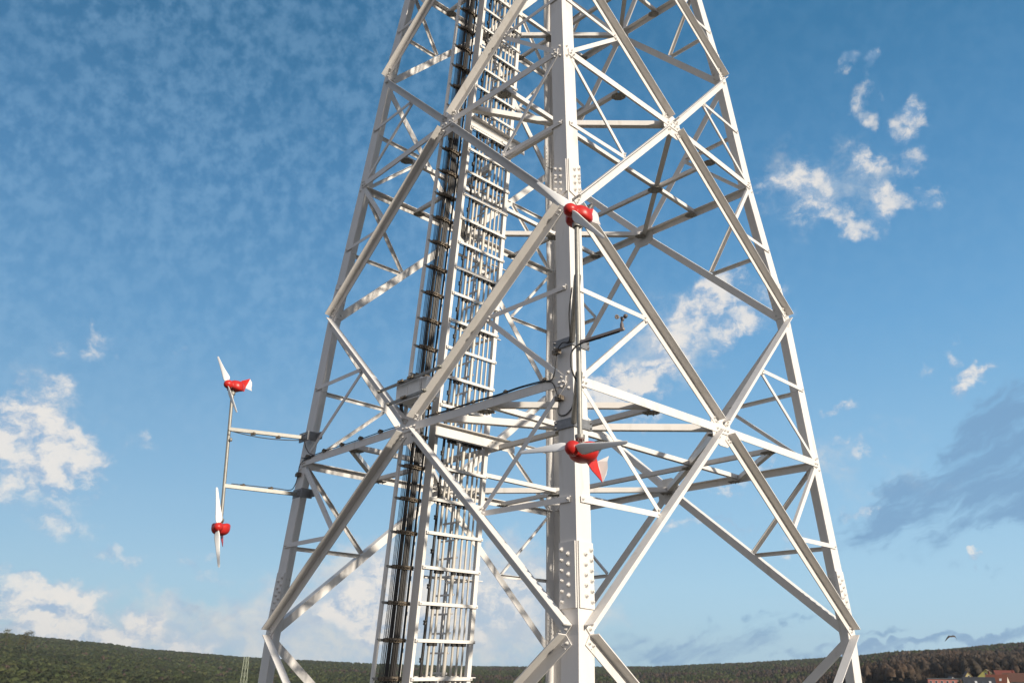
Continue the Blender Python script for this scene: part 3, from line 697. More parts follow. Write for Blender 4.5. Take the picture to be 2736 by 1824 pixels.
# side mast reaching out from the left leg
dL = (nd('L', 1) - CAM).dot(CF)
adir = Vector((-math.cos(rad(30)), -math.sin(rad(30)), 0))
up0 = at(812, 1169, dL - .03); lo0 = at(795, 1320, (nd('L', 1) * .85 + nd('L', 0) * .15 - CAM).dot(CF) - .08)
def reach(p, x):
    t = 0
    while proj(p + adir * t)[0] > x and t < 4: t += .005
    return p + adir * t
up1 = reach(up0, 617); lo1 = reach(lo0, 600)
yy = (up1.y + lo1.y) / 2
side = thing('mast_pole', lo0, 'galvanised pole carried on two arms out from the left tower leg', 'mast')
st_, sb_ = hit(621, 1052, (0, 1, 0), yy), hit(591, 1387, (0, 1, 0), yy)
mb = MB(); mb.tube([st_, sb_], .026, 16); mb.lathe(st_, (0, 0, -1), [(0, .042), (.012, .042)], 16); mb.lathe(sb_, (0, 0, 1), [(0, .042), (.012, .042)], 16); mb.build('pole', M_GALV, side)
for a_, b_ in ((up0, up1), (lo0, lo1)):
    k = (b_.z - sb_.z) / (st_.z - sb_.z); b2 = sb_ + (st_ - sb_) * k
    mb = MB(); mb.bar(a_, b2, .05, .055); mb.build('standoff_arm', M_GALV, side)
    mb = MB(); fd = Vector((1, -1, 0)).normalized(); nn = Vector((-1, -1, 0)).normalized()
    mb.box(a_ + nn * .02 + fd * .04, fd * .14, nn * .011, Vector((0, 0, .075)))
    mb.box(a_ + nn * -.05 + fd * .19, fd * .011, nn * .10, Vector((0, 0, .075)))
    mb.box(a_ + nn * -.12 + fd * .27, fd * .09, nn * .011, Vector((0, 0, .06)))
    for z_ in (-.04, .04):
        for k2 in (.13, .21): mb.bolt(a_ + nn * .032 + fd * (k2 - .06) + Vector((0, 0, z_)), nn, .016)
        mb.bolt(a_ - nn * .108 + fd * .32 + Vector((0, 0, z_)), nn, .018)
    mb.build('clamp', M_GALV2, side)
turbine(st_ + Vector((0, 0, .001)), 180 + 26, False, 121, 'red wind turbine on top of the side pole at the far left')
turbine(sb_ - Vector((0, 0, .001)), 180 - 7, True, 100, 'red wind turbine hanging below the side pole, blades upright', .2)

# ------------------------------------------------------------------ cabinet on slotted rails
nFL = OUT['FL']
def fl(x, y, off=0.0):
    c0 = (nd('F', 1) + nd('L', 1)) / 2; return hit(x, y, nFL, nFL.dot(c0) + off)
cab = thing('equipment_cabinet', fl(1088, 1062), 'two grey equipment boxes side by side on slotted rails in the left tower face', 'cabinet')
railN = (Vector((1, -1, 0))).normalized(); inn = Vector((1, 1, 0)).normalized()
for (x0, y0, x1, y1) in ((1011, 1047, 1181, 978), (1035, 1081, 1140, 1041)):
    p, q = fl(x0, y0, .16), fl(x1, y1, .16); mb = MB(); mb.bar(p, q, .02, .042); e = (q - p).normalized(); Ln = (q - p).length
    k = .05
    while k < Ln - .05:
        mb.box(p + e * k - inn * .0105, e * .012, inn * .0015, Vector((0, 0, .006))); k += .05
    mb.bolt(p + e * .03 - inn * .011, -inn, .02, .03); mb.bolt(q - e * .03 - inn * .011, -inn, .026, .04)
    mb.build('slotted_rail', M_GALV, cab)
    # dark slots
mb = MB()
tl, tr, bl_ = fl(1058, 1026, .12), fl(1121, 1000, .12), fl(1055, 1078, .12)
ex = (tr - tl); ex.z = 0; wbox = ex.length; ex.normalize(); hgt = (tl - bl_).length
for k in (0, 1):
    c = tl + ex * (wbox * (.25 + .5 * k)) - Vector((0, 0, hgt / 2)) + inn * .16
    mb = MB(); mb.box(c, ex * (wbox / 4 - .003), inn * .15, Vector((0, 0, hgt / 2)))
    mb.build('enclosure', M_BOX, cab, .006)
mb = MB(); c = tl + ex * (wbox + .06) - Vector((0, 0, hgt / 2)) + inn * .16; mb.box(c, ex * .055, inn * .12, Vector((0, 0, hgt / 2 - .02))); mb.build('side_cover', M_BOX, cab, .006)
for (x, y) in ((1071, 1020), (1097, 1009), (1078, 1063)):
    p = fl(x, y, .18); mb = MB(); mb.box(p - inn * .01 + Vector((0, 0, .01)), ex * .06, inn * .008, Vector((0, 0, .018)))
    for k in (-1, 0, 1): mb.bolt(p + ex * (.04 * k) - inn * .02, -inn, .009, .012)
    mb.build('clamp_plate', M_CLAMP, cab)
mb = MB()
for k in range(4): mb.tube(bez([fl(1068 + 2.2 * k, 1078, .04), fl(1070 + 2 * k, 1095, .04), fl(1076 + k, 1110, .0), fl(1085, 1121, -.05)]), .009, 6)
mb.build('cable_tail', M_HOSE, cab)
mb = MB()
for k in range(3): mb.tube(bez([fl(1096 + 5 * k, 1068, -.06), fl(1100 + 3.5 * k, 1080, -.08), fl(1105, 1092, -.12), fl(1112, 1125, -.16)]), .0045, 6)
mb.build('cable_tail', M_HOSE, cab)

# ------------------------------------------------------------------ turbine leads clipped to the steelwork
def hpt(k, dz=.065, off=.02):    # along the left front horizontal: 0 at leg L, 1 at leg F
    p = nd('L', 1).lerp(nd('FL', 1), k * 2) if k < .5 else nd('FL', 1).lerp(nd('F', 1), k * 2 - 1)
    return p + Vector((0, 0, dz)) + nFL * off
pts = [hpt(k, .068 + .006 * math.sin(k * 60)) for k in (.56, .62, .68, .74, .80, .86, .92)]
fF = Vector((-1, -1, 0)).normalized()
def legface(x, y, off=.03): return hit(x, y, fF, fF.dot(nd('F', 1)) + off)
for n_, (off, lab) in enumerate(((0, 'black turbine lead running along the left horizontal and up the front leg'), (.014, 'black turbine lead that loops down the front leg to the lower bracket'))):
    if n_ == 0: tail = [legface(x, y) for x, y in ((1462, 1017), (1474, 1014), (1482, 995), (1486, 960), (1489, 935), (1502, 916), (1522, 908))] + [mastx(c_hi.z) + Vector((-.04, .9, .0)), mastx(c_hi.z) + Vector((-.04, .3, .02))]
    else: tail = [legface(x, y) for x, y in ((1460, 1019), (1476, 1022), (1486, 1045), (1493, 1075), (1491, 1100), (1497, 1109), (1512, 1107), (1526, 1092))] + [legface(1531, 1078, .1)]
    path = bez([p + Vector((0, 0, off)) for p in pts] + tail, 6)
    mb = MB(); mb.tube(path, .007, 8); single(mb, 'power_lead', M_HOSE, lab, 'cable', 'black leads of the wind turbines')
mb = MB(); base_ = mastx(pa.z)
mb.tube(bez([pa + ad * .25 + Vector((0, 0, -.02)), pa + ad * .08 + Vector((-.01, 0, -.012)), pa + Vector((-.06, 0, -.07)), pa + Vector((-.085, 0, -.18)), pa + Vector((-.07, 0, -.30)), pa + Vector((-.02, .03, -.40))], 8), .009, 8)
single(mb, 'power_lead', M_HOSE, 'black lead curving from the anemometer arm down behind the front mast', 'cable', 'black leads of the wind turbines')
pts = [hpt(k, .07 + .004 * math.sin(k * 50)) for k in (.02, .08, .16, .24, .32, .40, .46)]
lp = lambda x, y, o=.03: hit(x, y, fF, fF.dot(nd('L', 1)) + o)
for lab, tail in (('black lead looping over the upper arm of the left side mast', [lp(838, 1217), lp(826, 1210), lp(817, 1195), lp(814, 1180), lp(812, 1172, .1)] + [up0 + adir * k + Vector((0, 0, -.05 - .05 * math.sin(min(1, k / 1.2) * math.pi) + (.05 if .08 < k < .2 else 0))) + Vector((0, -.03, 0)) for k in (.08, .25, .5, .75, 1.0, 1.2)]),
                  ('black lead dropping down the left leg to the lower arm', [lp(830, 1222), lp(812, 1229), lp(800, 1245), lp(797, 1265), lp(795, 1275)] + [lp(788, 1295, .06)] + [lo0 + adir * k + Vector((0, 0, .055 - .0 * k)) + Vector((0, -.02, 0)) for k in (.12, .35, .6, .85, 1.05)])):
    mb = MB(); mb.tube(bez(list(reversed(pts)) + tail, 6), .007, 8); single(mb, 'power_lead', M_HOSE, lab, 'cable', 'black leads of the wind turbines')
def clip(p, n, r, lab):
    mb = MB(); n = Vector(n).normalized(); u = Vector((0, 0, 1)); s = u.cross(n).normalized()
    mb.box(p, s * r * 1.5, n * r * .8, u * r * .75); mb.box(p + s * r * .6 + u * r * .5, s * r * .5, n * r * 1.2, u * r * .5); mb.bolt(p + n * r * .8 + s * r * .8, n, r * .4, r * .6, False)
    single(mb, 'cable_clip', M_CLAMP, lab, 'clip', 'metal clips holding the turbine leads', p - u * r * .75)
for k, nm in ((.045, 'nearest the left leg'), (.13, 'second from the left leg'), (.215, 'third from the left leg'), (.30, 'fourth from the left leg'), (.385, 'just left of the crossing plate')):
    clip(hpt(k, .078), nFL, .026, 'dark cable clip on top of the left horizontal, %s' % nm)
for k, nm in ((.60, 'beside the dark cable bundle'), (.72, 'in front of the conduit ladder'), (.82, 'right of the conduit ladder'), (.93, 'nearest the front leg')):
    clip(hpt(k, .08), nFL, .020, 'dark cable clip on the right half of that horizontal, %s' % nm)
clip(legface(1487, 941, .04), fF, .034, 'cable clip on the front leg just below the upper bracket')
clip(legface(1494, 1064, .04), fF, .034, 'cable clip on the front leg above the lower bracket')
clip(lp(797, 1268, .04), fF, .036, 'cable clip on the left leg between the two side arms')
for (b0, sgn, ks, nm) in ((up0, -1, (.32, .72), 'under the upper'), (lo0, 1, (.34, .78), 'on the lower')):
    for k in ks: clip(b0 + adir * (k + .1) + Vector((0, 0, .05 * sgn)), (0, -1, 0), .024, 'cable clip %s side arm, %s the left leg' % (nm, 'nearer' if k < .5 else 'farther from'))
mb = MB(); mb.lathe(st_ * .62 + sb_ * .38 + Vector((.045, -.02, 0)), (0, 0, 1), [(-.03, .012), (-.02, .025), (.01, .026), (.03, .014)], 10)
single(mb, 'cable_gland', M_GALV, 'pale grey cable gland on the side pole just below the upper arm', 'gland')
# ------------------------------------------------------------------ terrain and forest
SKYL = [(-180, .2), (-60, .6), (-45, 1.9), (-31.8, 1.42), (-29.9, 1.22), (-25.9, .93), (-24.4, .70), (-18.2, .27), (-10, -.05), (-3.9, -.14), (2.3, -.13), (8.3, -.03), (14.2, .27), (20.7, .70), (25.1, 1.03), (29.7, 1.43), (45, 2.4), (60, .8), (180, .2)]
_ax = np.array([a for a, _ in SKYL]); _ay = np.array([b for _, b in SKYL])
def ss(x): x = np.clip(x, 0, 1); return x * x * (3 - 2 * x)
CX, CY = CAM.x, CAM.y
def terrain(r, az):   # r, az about the camera, degrees
    r = np.asarray(r, float); az = np.asarray(az, float)
    e = np.interp(az, _ax, _ay); rr = np.minimum(r, 2500)
    z = 29 * ss(rr / 2500) * ss((rr - 150) / 500) + rr * np.tan(np.radians(e)) * ss((rr - 150) / 450)
    z = z - ss((r - 2600) / 1600) * 40
    k = ss((az - 17) / 6) * ss((r - 330) / 140)          # hillside village on the right
    up = 33 + (29 + 2500 * np.tan(np.radians(e)) - 33) * np.clip((rr - 620) / 1880, 0, 1) ** .8
    z = z * (1 - k) + np.maximum(z, up) * k
    z = z + np.sin(az * .9 + r * .004) * 1.6 * ss((r - 300) / 400) * (1 - ss((r - 1800) / 500))
    return z
rs = np.array([0, 20, 60, 120, 180, 240, 300, 360, 420, 480, 540, 600, 660, 730, 800, 900, 1000, 1150, 1300, 1500, 1700, 1900, 2100, 2300, 2500, 2700, 3200, 4200.])
azs = np.arange(-180, 180, 3.0)
mb = MB(); vs = []; 
for r in rs:
    zt = terrain(np.full(len(azs), r), azs)
    for a, z in zip(azs, zt): vs.append((CX + r * math.sin(rad(a)), CY + r * math.cos(rad(a)), float(z)))
n_ = len(azs); fs = [(i * n_ + k, i * n_ + (k + 1) % n_, (i + 1) * n_ + (k + 1) % n_, (i + 1) * n_ + k) for i in range(1, len(rs) - 1) for k in range(n_)]
vs.append((CX, CY, 0.0)); fs += [(len(vs) - 1, n_ + k, n_ + (k + 1) % n_) for k in range(n_)]
mb.add(vs, fs, True)
def ground_mat():
    m = bpy.data.materials.new('forest_floor'); m.use_nodes = True; t = NT(m.node_tree); b = t.n['Principled BSDF']
    c = t.n.new('ShaderNodeTexCoord').outputs['Object']
    col = t.mix(t.mr(t.noise(c, .02, 8, .65), .4, .6), (.055, .050, .026), (.085, .062, .042))
    col = t.mix(t.mr(t.noise(c, .6, 6, .7), .35, .65), col, (.035, .032, .018))
    t.l.new(col, b.inputs['Base Color']); b.inputs['Roughness'].default_value = .95; return m
g = mb.build('ground', ground_mat()); tag(g, kind='structure')

rng = np.random.default_rng(11)
def templ(kind, n, core):
    """crown template of radius about 1 and height about 2, base at 0"""
    V = []; Tn = []
    def tri(c, s, nrm=None, thin=1.0):
        a = rng.normal(size=3); a /= np.linalg.norm(a); b = rng.normal(size=3); b -= a * b.dot(a); b /= np.linalg.norm(b)
        o = len(V); V.extend([c + a * s, c - a * s * .5 + b * s * .8 * thin, c - a * s * .5 - b * s * .8 * thin]); Tn.append((o, o + 1, o + 2))
    lob = [np.array([rng.uniform(-.55, .55), rng.uniform(-.55, .55), rng.uniform(.35, 1.5)]) for _ in range(5)]
    for k in range(n):
        if kind == 'pine':
            h = rng.uniform(0, 1) ** .8; rr = (1 - h) ** .5 * rng.uniform(.85, 1.08) + .06; a = rng.uniform(0, 6.283)
            rr *= 1 + .28 * math.sin(a * 2 + lob[0][0] * 9 + h * 5)
            tri(np.array([math.cos(a) * rr, math.sin(a) * rr, h * 2.0]), rng.uniform(.12, .26) * (1 - h * .4))
        else:
            l = lob[k % 5]; d = rng.normal(size=3); d /= np.linalg.norm(d); d[2] = abs(d[2]) * .8 + d[2] * .2
            tri(l * .9 + d * rng.uniform(.3, .66), rng.uniform(.10, .24), thin=.35)
    if core:
        o = len(V); ks = 9; kk = 1 if kind == 'pine' else .68; ring = [(.2, .95 * kk), (.9, .9 * kk), (1.55 * (1 if kk == 1 else .9), .58 * kk)]
        for (z, r) in ring:
            for k in range(ks): a = 6.283 * k / ks; q = r * rng.uniform(.82, 1.12); V.append(np.array([math.cos(a) * q, math.sin(a) * q, z + rng.uniform(-.15, .15)]))
        V.append(np.array([rng.uniform(-.15, .15), rng.uniform(-.15, .15), 1.95]))
        for i in range(2):
            for k in range(ks):
                a, b, c, d = o + i * ks + k, o + i * ks + (k + 1) % ks, o + (i + 1) * ks + (k + 1) % ks, o + (i + 1) * ks + k
                Tn.append((a, b, c)); Tn.append((a, c, d))
        for k in range(ks): Tn.append((o + 2 * ks + k, o + 2 * ks + (k + 1) % ks, len(V) - 1))
    return np.array(V), np.array(Tn)
TP = {('pine', 0): [templ('pine', 120, True) for _ in range(5)], ('pine', 1): [templ('pine', 44, True) for _ in range(5)],
      ('bare', 0): [templ('bare', 230, True) for _ in range(5)], ('bare', 1): [templ('bare', 48, True) for _ in range(5)]}
AV = []; AF = []; AC = []; AN = []; off = 0
r = 430.0
def vnoise(x, y): return noise.noise(Vector((x, y, 3.3)))
while r < 2650:
    sp = 5.4 + (r - 430) * .0045; na = int(math.radians(78) * r / sp)
    for k in range(na):
        az = -40 + 78 * (k + rng.uniform(-.45, .45)) / na; r2 = r + rng.uniform(-.5, .5) * sp * 1.2
        if az > 19.5 and 440 < r2 < 640 + 40 * vnoise(az * .5, 0): continue
        if az > 16 and r2 < 480: continue
        x, y = CX + r2 * math.sin(rad(az)), CY + r2 * math.cos(rad(az))
        f = vnoise(x * .006, y * .006) + .5 * vnoise(x * .02, y * .02)
        pine = f + (.95 if az < -14 else .45 if az < -9 else -.05 if az < 12 else -.22) + (.35 if r2 > 1500 else 0) > .08
        if pine and rng.uniform() < .06: pine = False
        kind = 'pine' if pine else 'bare'
        V0, T0 = TP[kind, 0 if r2 < 800 else 1][rng.integers(5)]
        a = rng.uniform(0, 6.283); s = rng.uniform(3.4, 5.2) * (1.0 if pine else 1.1) * (1.45 if az < -14 else 1.2 if az < -8 else 1.0); h = rng.uniform(.85, 1.3) * (5.2 if pine else 4.6)
        z = float(terrain(r2, az)); top = z + 16 * rng.uniform(.80, 1.12) + (1.2 * vnoise(x * .01, y * .01))
        V = np.empty_like(V0); ca, sa = math.cos(a), math.sin(a)
        V[:, 0] = x + (V0[:, 0] * ca - V0[:, 1] * sa) * s; V[:, 1] = y + (V0[:, 0] * sa + V0[:, 1] * ca) * s; V[:, 2] = top - h * 2 + V0[:, 2] * h
        AV.append(V); AF.append(T0 + off); off += len(V)
        nr = V - np.array([x, y, top - h * 1.25]); nr[:, 2] *= 1.1; nr /= np.linalg.norm(nr, axis=1)[:, None] + 1e-6; nr += rng.normal(size=nr.shape) * (.2 if pine else .38); nr[:, 2] += .25; AN.append(nr)
        t = rng.uniform(.84, 1.13) * (1 + .45 * vnoise(x * .012, y * .012))
        c = (np.array([.056, .064, .024]) * (1 + .25 * rng.uniform(-1, 1) * np.array([.6, .25, .5])) if pine else np.array([.068, .050, .036]) * (1 + .2 * rng.uniform(-1, 1) * np.array([1, .5, .2]))) * t
        AC.append(np.repeat(np.append(c, 1)[None], len(V), 0))
    r += sp * .9
AV = np.concatenate(AV).astype(np.float32); AF = np.concatenate(AF).astype(np.int32); AC = np.concatenate(AC).astype(np.float32); AN = np.concatenate(AN).astype(np.float32)
me = bpy.data.meshes.new('forest'); me.vertices.add(len(AV)); me.vertices.foreach_set('co', AV.ravel())
me.loops.add(len(AF) * 3); me.loops.foreach_set('vertex_index', AF.ravel()); me.polygons.add(len(AF))
me.polygons.foreach_set('loop_start', np.arange(0, len(AF) * 3, 3, dtype=np.int32)); me.update(calc_edges=True)
ca_ = me.color_attributes.new('leafcol', 'FLOAT_COLOR', 'POINT'); ca_.data.foreach_set('color', AC.ravel())
cn_ = me.attributes.new('crownnormal', 'FLOAT_VECTOR', 'POINT'); cn_.data.foreach_set('vector', AN.ravel())
fo = bpy.data.objects.new('forest', me); COL.objects.link(fo)
def leaf_mat(name, attr=None, col=(.07, .08, .03), scale=.35):
    m = bpy.data.materials.new(name); m.use_nodes = True; t = NT(m.node_tree); b = t.n['Principled BSDF']
    c = t.n.new('ShaderNodeTexCoord').outputs['Object']
    if attr: a = t.n.new('ShaderNodeAttribute'); a.attribute_name = attr; src = a.outputs['Color']
    else: src = t.mix(.0, col, col)
    if attr:
        an_ = t.n.new('ShaderNodeAttribute'); an_.attribute_name = 'crownnormal'; t.l.new(t.vmath('NORMALIZE', an_.outputs['Vector']), b.inputs['Normal'])
    n = t.noise(c, scale, 4, .7); k = t.mr(n, .3, .7, .86, 1.14)
    out = t.vmath('SCALE', src, scale=k); t.l.new(out, b.inputs['Base Color']); b.inputs['Roughness'].default_value = .8; b.inputs['Specular IOR Level'].default_value = .15
    return m
me.materials.append(leaf_mat('forest_foliage', 'leafcol'))
tag(fo, 'dense pine and bare broadleaf forest covering the low hills to the horizon', 'forest', kind='stuff')

# ------------------------------------------------------------------ single trees
M_BARK = mat('bark', (.10, .075, .055), .9, 0, .25, 2)
def crown_tris(mb, c, s, thin, n=1):
    for _ in range(n):
        a = Vector(rng.normal(size=3)).normalized(); b = Vector(rng.normal(size=3)); b = (b - a * b.dot(a)).normalized()
        mb.add([c + a * s, c - a * s * .5 + b * s * thin, c - a * s * .5 - b * s * thin], [(0, 1, 2)])
def tree(x, y, r, height, width, kind, label, name, col, group=None):
    a, e = azel(x, y); top = CAM.z + r * math.tan(rad(e)); p = Vector((CX + r * math.sin(rad(a)), CY + r * math.cos(rad(a)), top - height))
    t = thing(name, p, label, 'tree', group)
    mb = MB(); mb.tube([p - Vector((0, 0, 6)), p + Vector((.2, 0, height * .5)), p + Vector((0, .1, height * .93))], height * .022, 7, r2=height * .004)
    tips = []
    for k in range(26):
        h = rng.uniform(.3, .93); aa = rng.uniform(0, 6.283); ln = width * .5 * ((1 - h) ** .6 + .15 if kind == 'pine' else math.sin(min(1, (h - .18) * 1.25) * math.pi) ** .6 + .1)
        s = p + Vector((0, 0, height * h)); q = s + Vector((math.cos(aa) * ln, math.sin(aa) * ln, ln * (.1 if kind == 'pine' else .75)))
        if q.z > top: q.z = top
        mb.tube([s, (s + q) / 2 + Vector((0, 0, .2)), q], height * .006, 4, False, r2=height * .0015); tips.append((s, q))
    mb.build('trunk', M_BARK, t)
    mb = MB()
    for s, q in tips:
        for k in range(46 if kind == 'pine' else 40):
            c = s.lerp(q, rng.uniform(.25, 1.12)) + Vector(rng.normal(size=3)) * width * .055; crown_tris(mb, c, rng.uniform(.25, .55) * width * .07, .7 if kind == 'pine' else .14)
    mb.build('crown', leaf_mat(name + '_leaves', None, col, .8), t)
tree(24, 1678, 1200, 27, 17, 'pine', 'taller dark pine breaking the skyline at the far left edge', 'pine_tree', (.075, .085, .03), 'tall pines on the left ridge')
tree(78, 1682, 1180, 24, 20, 'pine', 'broad twin-topped pine on the skyline, second from the left edge', 'pine_tree', (.08, .075, .03), 'tall pines on the left ridge')
tree(2612, 1762, 650, 15, 13, 'bare', 'large bare yellowish broadleaf tree rising behind the yellow gabled houses', 'broadleaf_tree', (.19, .155, .09))
tree(2556, 1797, 575, 8, 7, 'bare', 'small bare brown tree just left of the narrow yellow gable', 'broadleaf_tree', (.11, .08, .055))
tree(2470, 1800, 560, 9, 11, 'bare', 'bare reddish brown tree beside the pink building', 'broadleaf_tree', (.11, .075, .05))
tree(2440, 1790, 600, 11, 12, 'bare', 'bare brown tree standing before the forest edge left of the pink building', 'broadleaf_tree', (.10, .075, .048))
tree(2565, 1812, 520, 7, 5, 'pine', 'dark small fir in front of the yellow gabled house', 'fir_tree', (.035, .05, .025))

# ------------------------------------------------------------------ village houses on the right
M_GLASS = mat('window_glass', (.05, .06, .07), .15, 0, .1, 2, spec=.8)
M_WHITEP = mat('window_frame_white', (.6, .6, .58), .5, 0, .03, 2)
def house(x, y, r, yaw, L, Wd, roofh, wall, roofc, label, gable=False, sky_=0, chimney=None, flat=False, wins=3):
    a, e = azel(x, y); zr = CAM.z + r * math.tan(rad(e)); az = rad(a)
    fwd = Vector((math.sin(az), math.cos(az), 0)); rt = Vector((fwd.y, -fwd.x, 0))
    ang = rad(yaw); u = rt * math.cos(ang) + fwd * math.sin(ang); v = -rt * math.sin(ang) + fwd * math.cos(ang)   # u along the ridge, v away
    if gable: u, v = v, -u
    c = Vector((CX, CY, 0)) + fwd * r; ze = zr - roofh; zb = ze - 8
    t = thing('house', c + Vector((0, 0, zb)), label, 'house', 'village houses below the wooded hill')
    mw = mat('render_' + label[:12], wall, .8, 0, .06, .8); mr_ = mat('tiles_' + label[:12], roofc, .75, 0, .18, 3.0, .3)
    mb = MB(); P = lambda i, j, z: c + u * i + v * j + Vector((0, 0, z))
    h, w = L / 2, Wd / 2
    if flat: mb.box(c + Vector((0, 0, (zb + zr) / 2 - .2)), u * h, v * w, Vector((0, 0, (zr - zb) / 2 - .2)))
    else:
        vs = [P(i, j, z) for i in (-h, h) for j, z in ((-w, zb), (w, zb), (w, ze), (0, zr - .12), (-w, ze))]
        mb.add(vs, [(0, 1, 2, 3, 4), (9, 8, 7, 6, 5), (0, 4, 9, 5), (1, 6, 7, 2), (0, 5, 6, 1), (2, 7, 8, 3), (4, 3, 8, 9)])
    mb.build('wall', mw, t)
    mb = MB(); n = None
    if flat: mb.box(c + Vector((0, 0, zr - .15)), u * (h + .3), v * (w + .3), Vector((0, 0, .2)))
    else:
        for s in (-1, 1):
            nn = Vector((0, 0, w)) + v * (s * roofh); nn.normalize(); o_ = .45; sl = roofh / w
            mb.plate([P(-h - .35, 0, zr), P(h + .35, 0, zr), P(h + .35, s * (w + o_), ze - o_ * sl), P(-h - .35, s * (w + o_), ze - o_ * sl)], nn, .18)
    rf = mb.build('roof', mr_, t)
    if chimney is not None:
        mb = MB(); mb.box(P(chimney, .4, zr + .4), u * .4, v * .4, Vector((0, 0, 1.2))); mb.box(P(chimney, .4, zr + 1.62), u * .5, v * .5, Vector((0, 0, .08))); mb.build('chimney', mat('brick_' + label[:10], (.22, .06, .04), .8, 0, .2, 4), rf)
    s = -1 if v.dot(fwd) > 0 else 1
    nn = (Vector((0, 0, w)) + v * (s * roofh)).normalized() if not flat else None
    for k in range(sky_):
        i = -h + L * (k + .7) / (sky_ + .4); mb = MB(); f = .58
        cc = P(i, s * w * f, zr - roofh * f) + nn * .2; dn = (v * s * w - Vector((0, 0, roofh))).normalized()
        mb.box(cc, u * .55, dn * .8, nn * .08); mb.build('skylight', M_WHITEP if k % 2 else M_GLASS, rf)
    if gable:   # windows in the end wall that faces the camera
        e_ = -1 if u.dot(fwd) > 0 else 1
        for j, z in ((-w * .35, ze - 1.5), (w * .35, ze - 1.5), (0, ze + roofh * .35)):
            q = P(e_ * (h + .02), j, z); mb = MB(); mb.box(q, u * .05, v * .55, Vector((0, 0, .7))); fr = mb.build('window', M_WHITEP, t)
            mb = MB(); mb.box(q + u * (e_ * .06), u * .02, v * .42, Vector((0, 0, .56))); mb.build('pane', M_GLASS, fr)
    else:
        for k in range(wins):
            q = P(-h + L * (k + .5) / wins, s * (w + .02), (zr - 1.9) if flat else ze - 1.4); mb = MB(); mb.box(q, u * .6, v * .05, Vector((0, 0, .7))); fr = mb.build('window', M_WHITEP, t)
            mb = MB(); mb.box(q + v * (s * .06), u * .48, v * .02, Vector((0, 0, .58))); mb.build('pane', M_GLASS, fr)
house(2521, 1811, 560, 4, 17, 9, 2, (.50, .20, .16), (.10, .12, .12), 'long salmon pink building with a flat dark grey roof', flat=True, wins=6)
house(2583, 1792, 570, 8, 9, 6, 4.4, (.52, .46, .20), (.10, .055, .04), 'narrow yellow house whose steep gable faces the tower', gable=True)
house(2634, 1787, 600, -6, 9, 9, 4.0, (.58, .54, .16), (.12, .09, .04), 'bright yellow house with a wide low gable', gable=True)
house(2614, 1808, 530, 3, 14.5, 9, 4.4, (.55, .52, .46), (.035, .037, .045), 'house with a black roof and a row of skylights', sky_=4)
house(2662, 1801, 545, -12, 10, 9, 4.6, (.55, .50, .42), (.18, .058, .03), 'house with an orange tiled roof, brick chimney and two skylights', sky_=2, chimney=-3.6)
house(2681, 1790, 600, 16, 10.5, 9, 3.6, (.50, .44, .36), (.15, .04, .028), 'house with a dark red tiled roof behind the orange one', chimney=None, wins=3)
house(2716, 1797, 560, -4, 13.5, 9, 4.2, (.62, .60, .55), (.13, .06, .04), 'white walled house with a brown roof at the right edge', chimney=-2, wins=4)
house(2541, 1806, 600, 20, 6, 4.5, 2.2, (.55, .54, .52), (.09, .08, .08), 'small pale gabled shed above the pink building', gable=True)

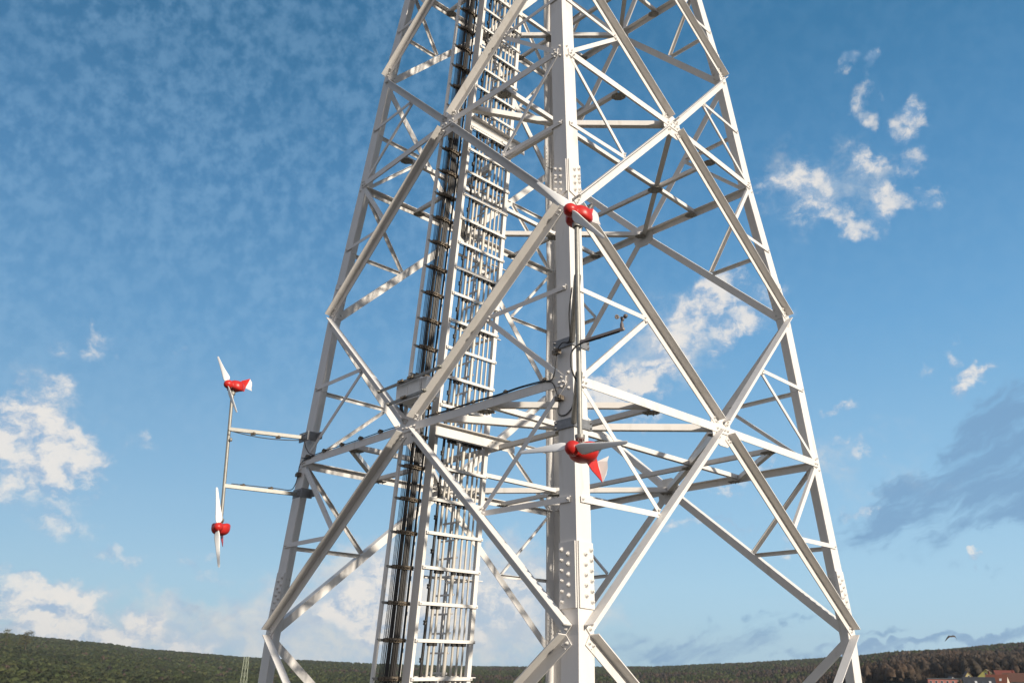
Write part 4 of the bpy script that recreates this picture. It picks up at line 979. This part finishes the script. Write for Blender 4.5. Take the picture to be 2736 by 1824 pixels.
# ------------------------------------------------------------------ distant lattice mast, bird
a, e = azel(659, 1752); r = 216; top = CAM.z + r * math.tan(rad(e)); base = Vector((CX + r * math.sin(rad(a)), CY + r * math.cos(rad(a)), 0))
py = thing('power_pylon', base, 'slender olive green lattice mast in front of the forest at lower left', 'pylon')
base.z = float(terrain(r, a)) - .3; Hh = top - base.z; wz = lambda k: 2.6 * (1 - k) ** 1.3 + .50 + .12 * (1 - k)
cor = [(1, .35), (-.35, 1), (-1, -.35), (.35, -1)]; ks = [0, .1, .2, .3, .39, .47, .55, .62, .68, .73, .78, .82, .86, .895, .93, .965, 1.0]
P4 = lambda i, k: base + Vector((cor[i % 4][0] * wz(k), cor[i % 4][1] * wz(k), Hh * k))
for i in range(4): mb = MB(); mb.tube([P4(i, k) for k in ks], .075, 5); mb.build('leg', M_PYLON, py)
for i in range(4):
    mb = MB()
    for j in range(len(ks) - 1):
        mb.tube([P4(i, ks[j]), P4(i + 1, ks[j + 1])], .04, 4); mb.tube([P4(i + 1, ks[j]), P4(i, ks[j + 1])], .04, 4)
        if j % 3 == 0: mb.tube([P4(i, ks[j]), P4(i + 1, ks[j])], .045, 4)
    mb.build('bracing', M_PYLON, py)

bc = at(2542, 1700, 44)
mb = MB(); R_ = CR.normalized(); Uz = Vector((0, 0, 1)); Fw = Vector((.35, .94, 0)).normalized()
mb.lathe(bc - R_ * .10 + Uz * .01, (R_ * .8 + Fw * .6).normalized(), [(0, .004), (.04, .022), (.11, .035), (.18, .032), (.23, .02), (.27, .018), (.30, .006)], 10)
CH = (Fw * .45 + Uz * .8 - R_ * .25).normalized()
for s, prof_ in ((-1, [(.0, .02, .045), (.12, .02, .055), (.24, -.07, .045), (.40, -.24, .008)]), (1, [(.0, .02, .045), (.13, .035, .055), (.23, .0, .06), (.27, -.19, .012)])):
    vs = []
    for (o_, h_, ch) in prof_:
        q = bc + R_ * (s * o_) + Uz * h_
        for f_, th in ((ch, 0), (0, .010), (-ch, 0), (0, -.010)): vs.append(q + CH * f_ + Fw * th)
    fs = [(i_ * 4 + k, i_ * 4 + (k + 1) % 4, (i_ + 1) * 4 + (k + 1) % 4, (i_ + 1) * 4 + k) for i_ in range(3) for k in range(4)] + [(0, 3, 2, 1), (12, 13, 14, 15)]
    mb.add(vs, fs)
mb.plate([bc - R_ * .08 + Uz * .02, bc - R_ * .19 + Fw * .05, bc - R_ * .19 - Fw * .05, bc - R_ * .08 - Uz * .01], Uz, .008)
single(mb, 'bird', M_BIRD, 'dark bird gliding with drooping wings low over the right hill', 'bird')

# ------------------------------------------------------------------ thin air haze over the far hills
mb = MB(); mb.box((CX, CY, 65), (4400, 0, 0), (0, 4400, 0), (0, 0, 105))
hm = bpy.data.materials.new('haze_air'); hm.use_nodes = True; t = NT(hm.node_tree); t.n.clear()
ho = t.n.new('ShaderNodeOutputMaterial'); hv = t.n.new('ShaderNodeVolumePrincipled'); t.l.new(hv.outputs[0], ho.inputs['Volume'])
hv.inputs['Color'].default_value = (.86, .92, 1.0, 1); hv.inputs['Density'].default_value = .00006; hv.inputs['Anisotropy'].default_value = .2
hz_ = mb.build('haze', hm); tag(hz_, kind='stuff')
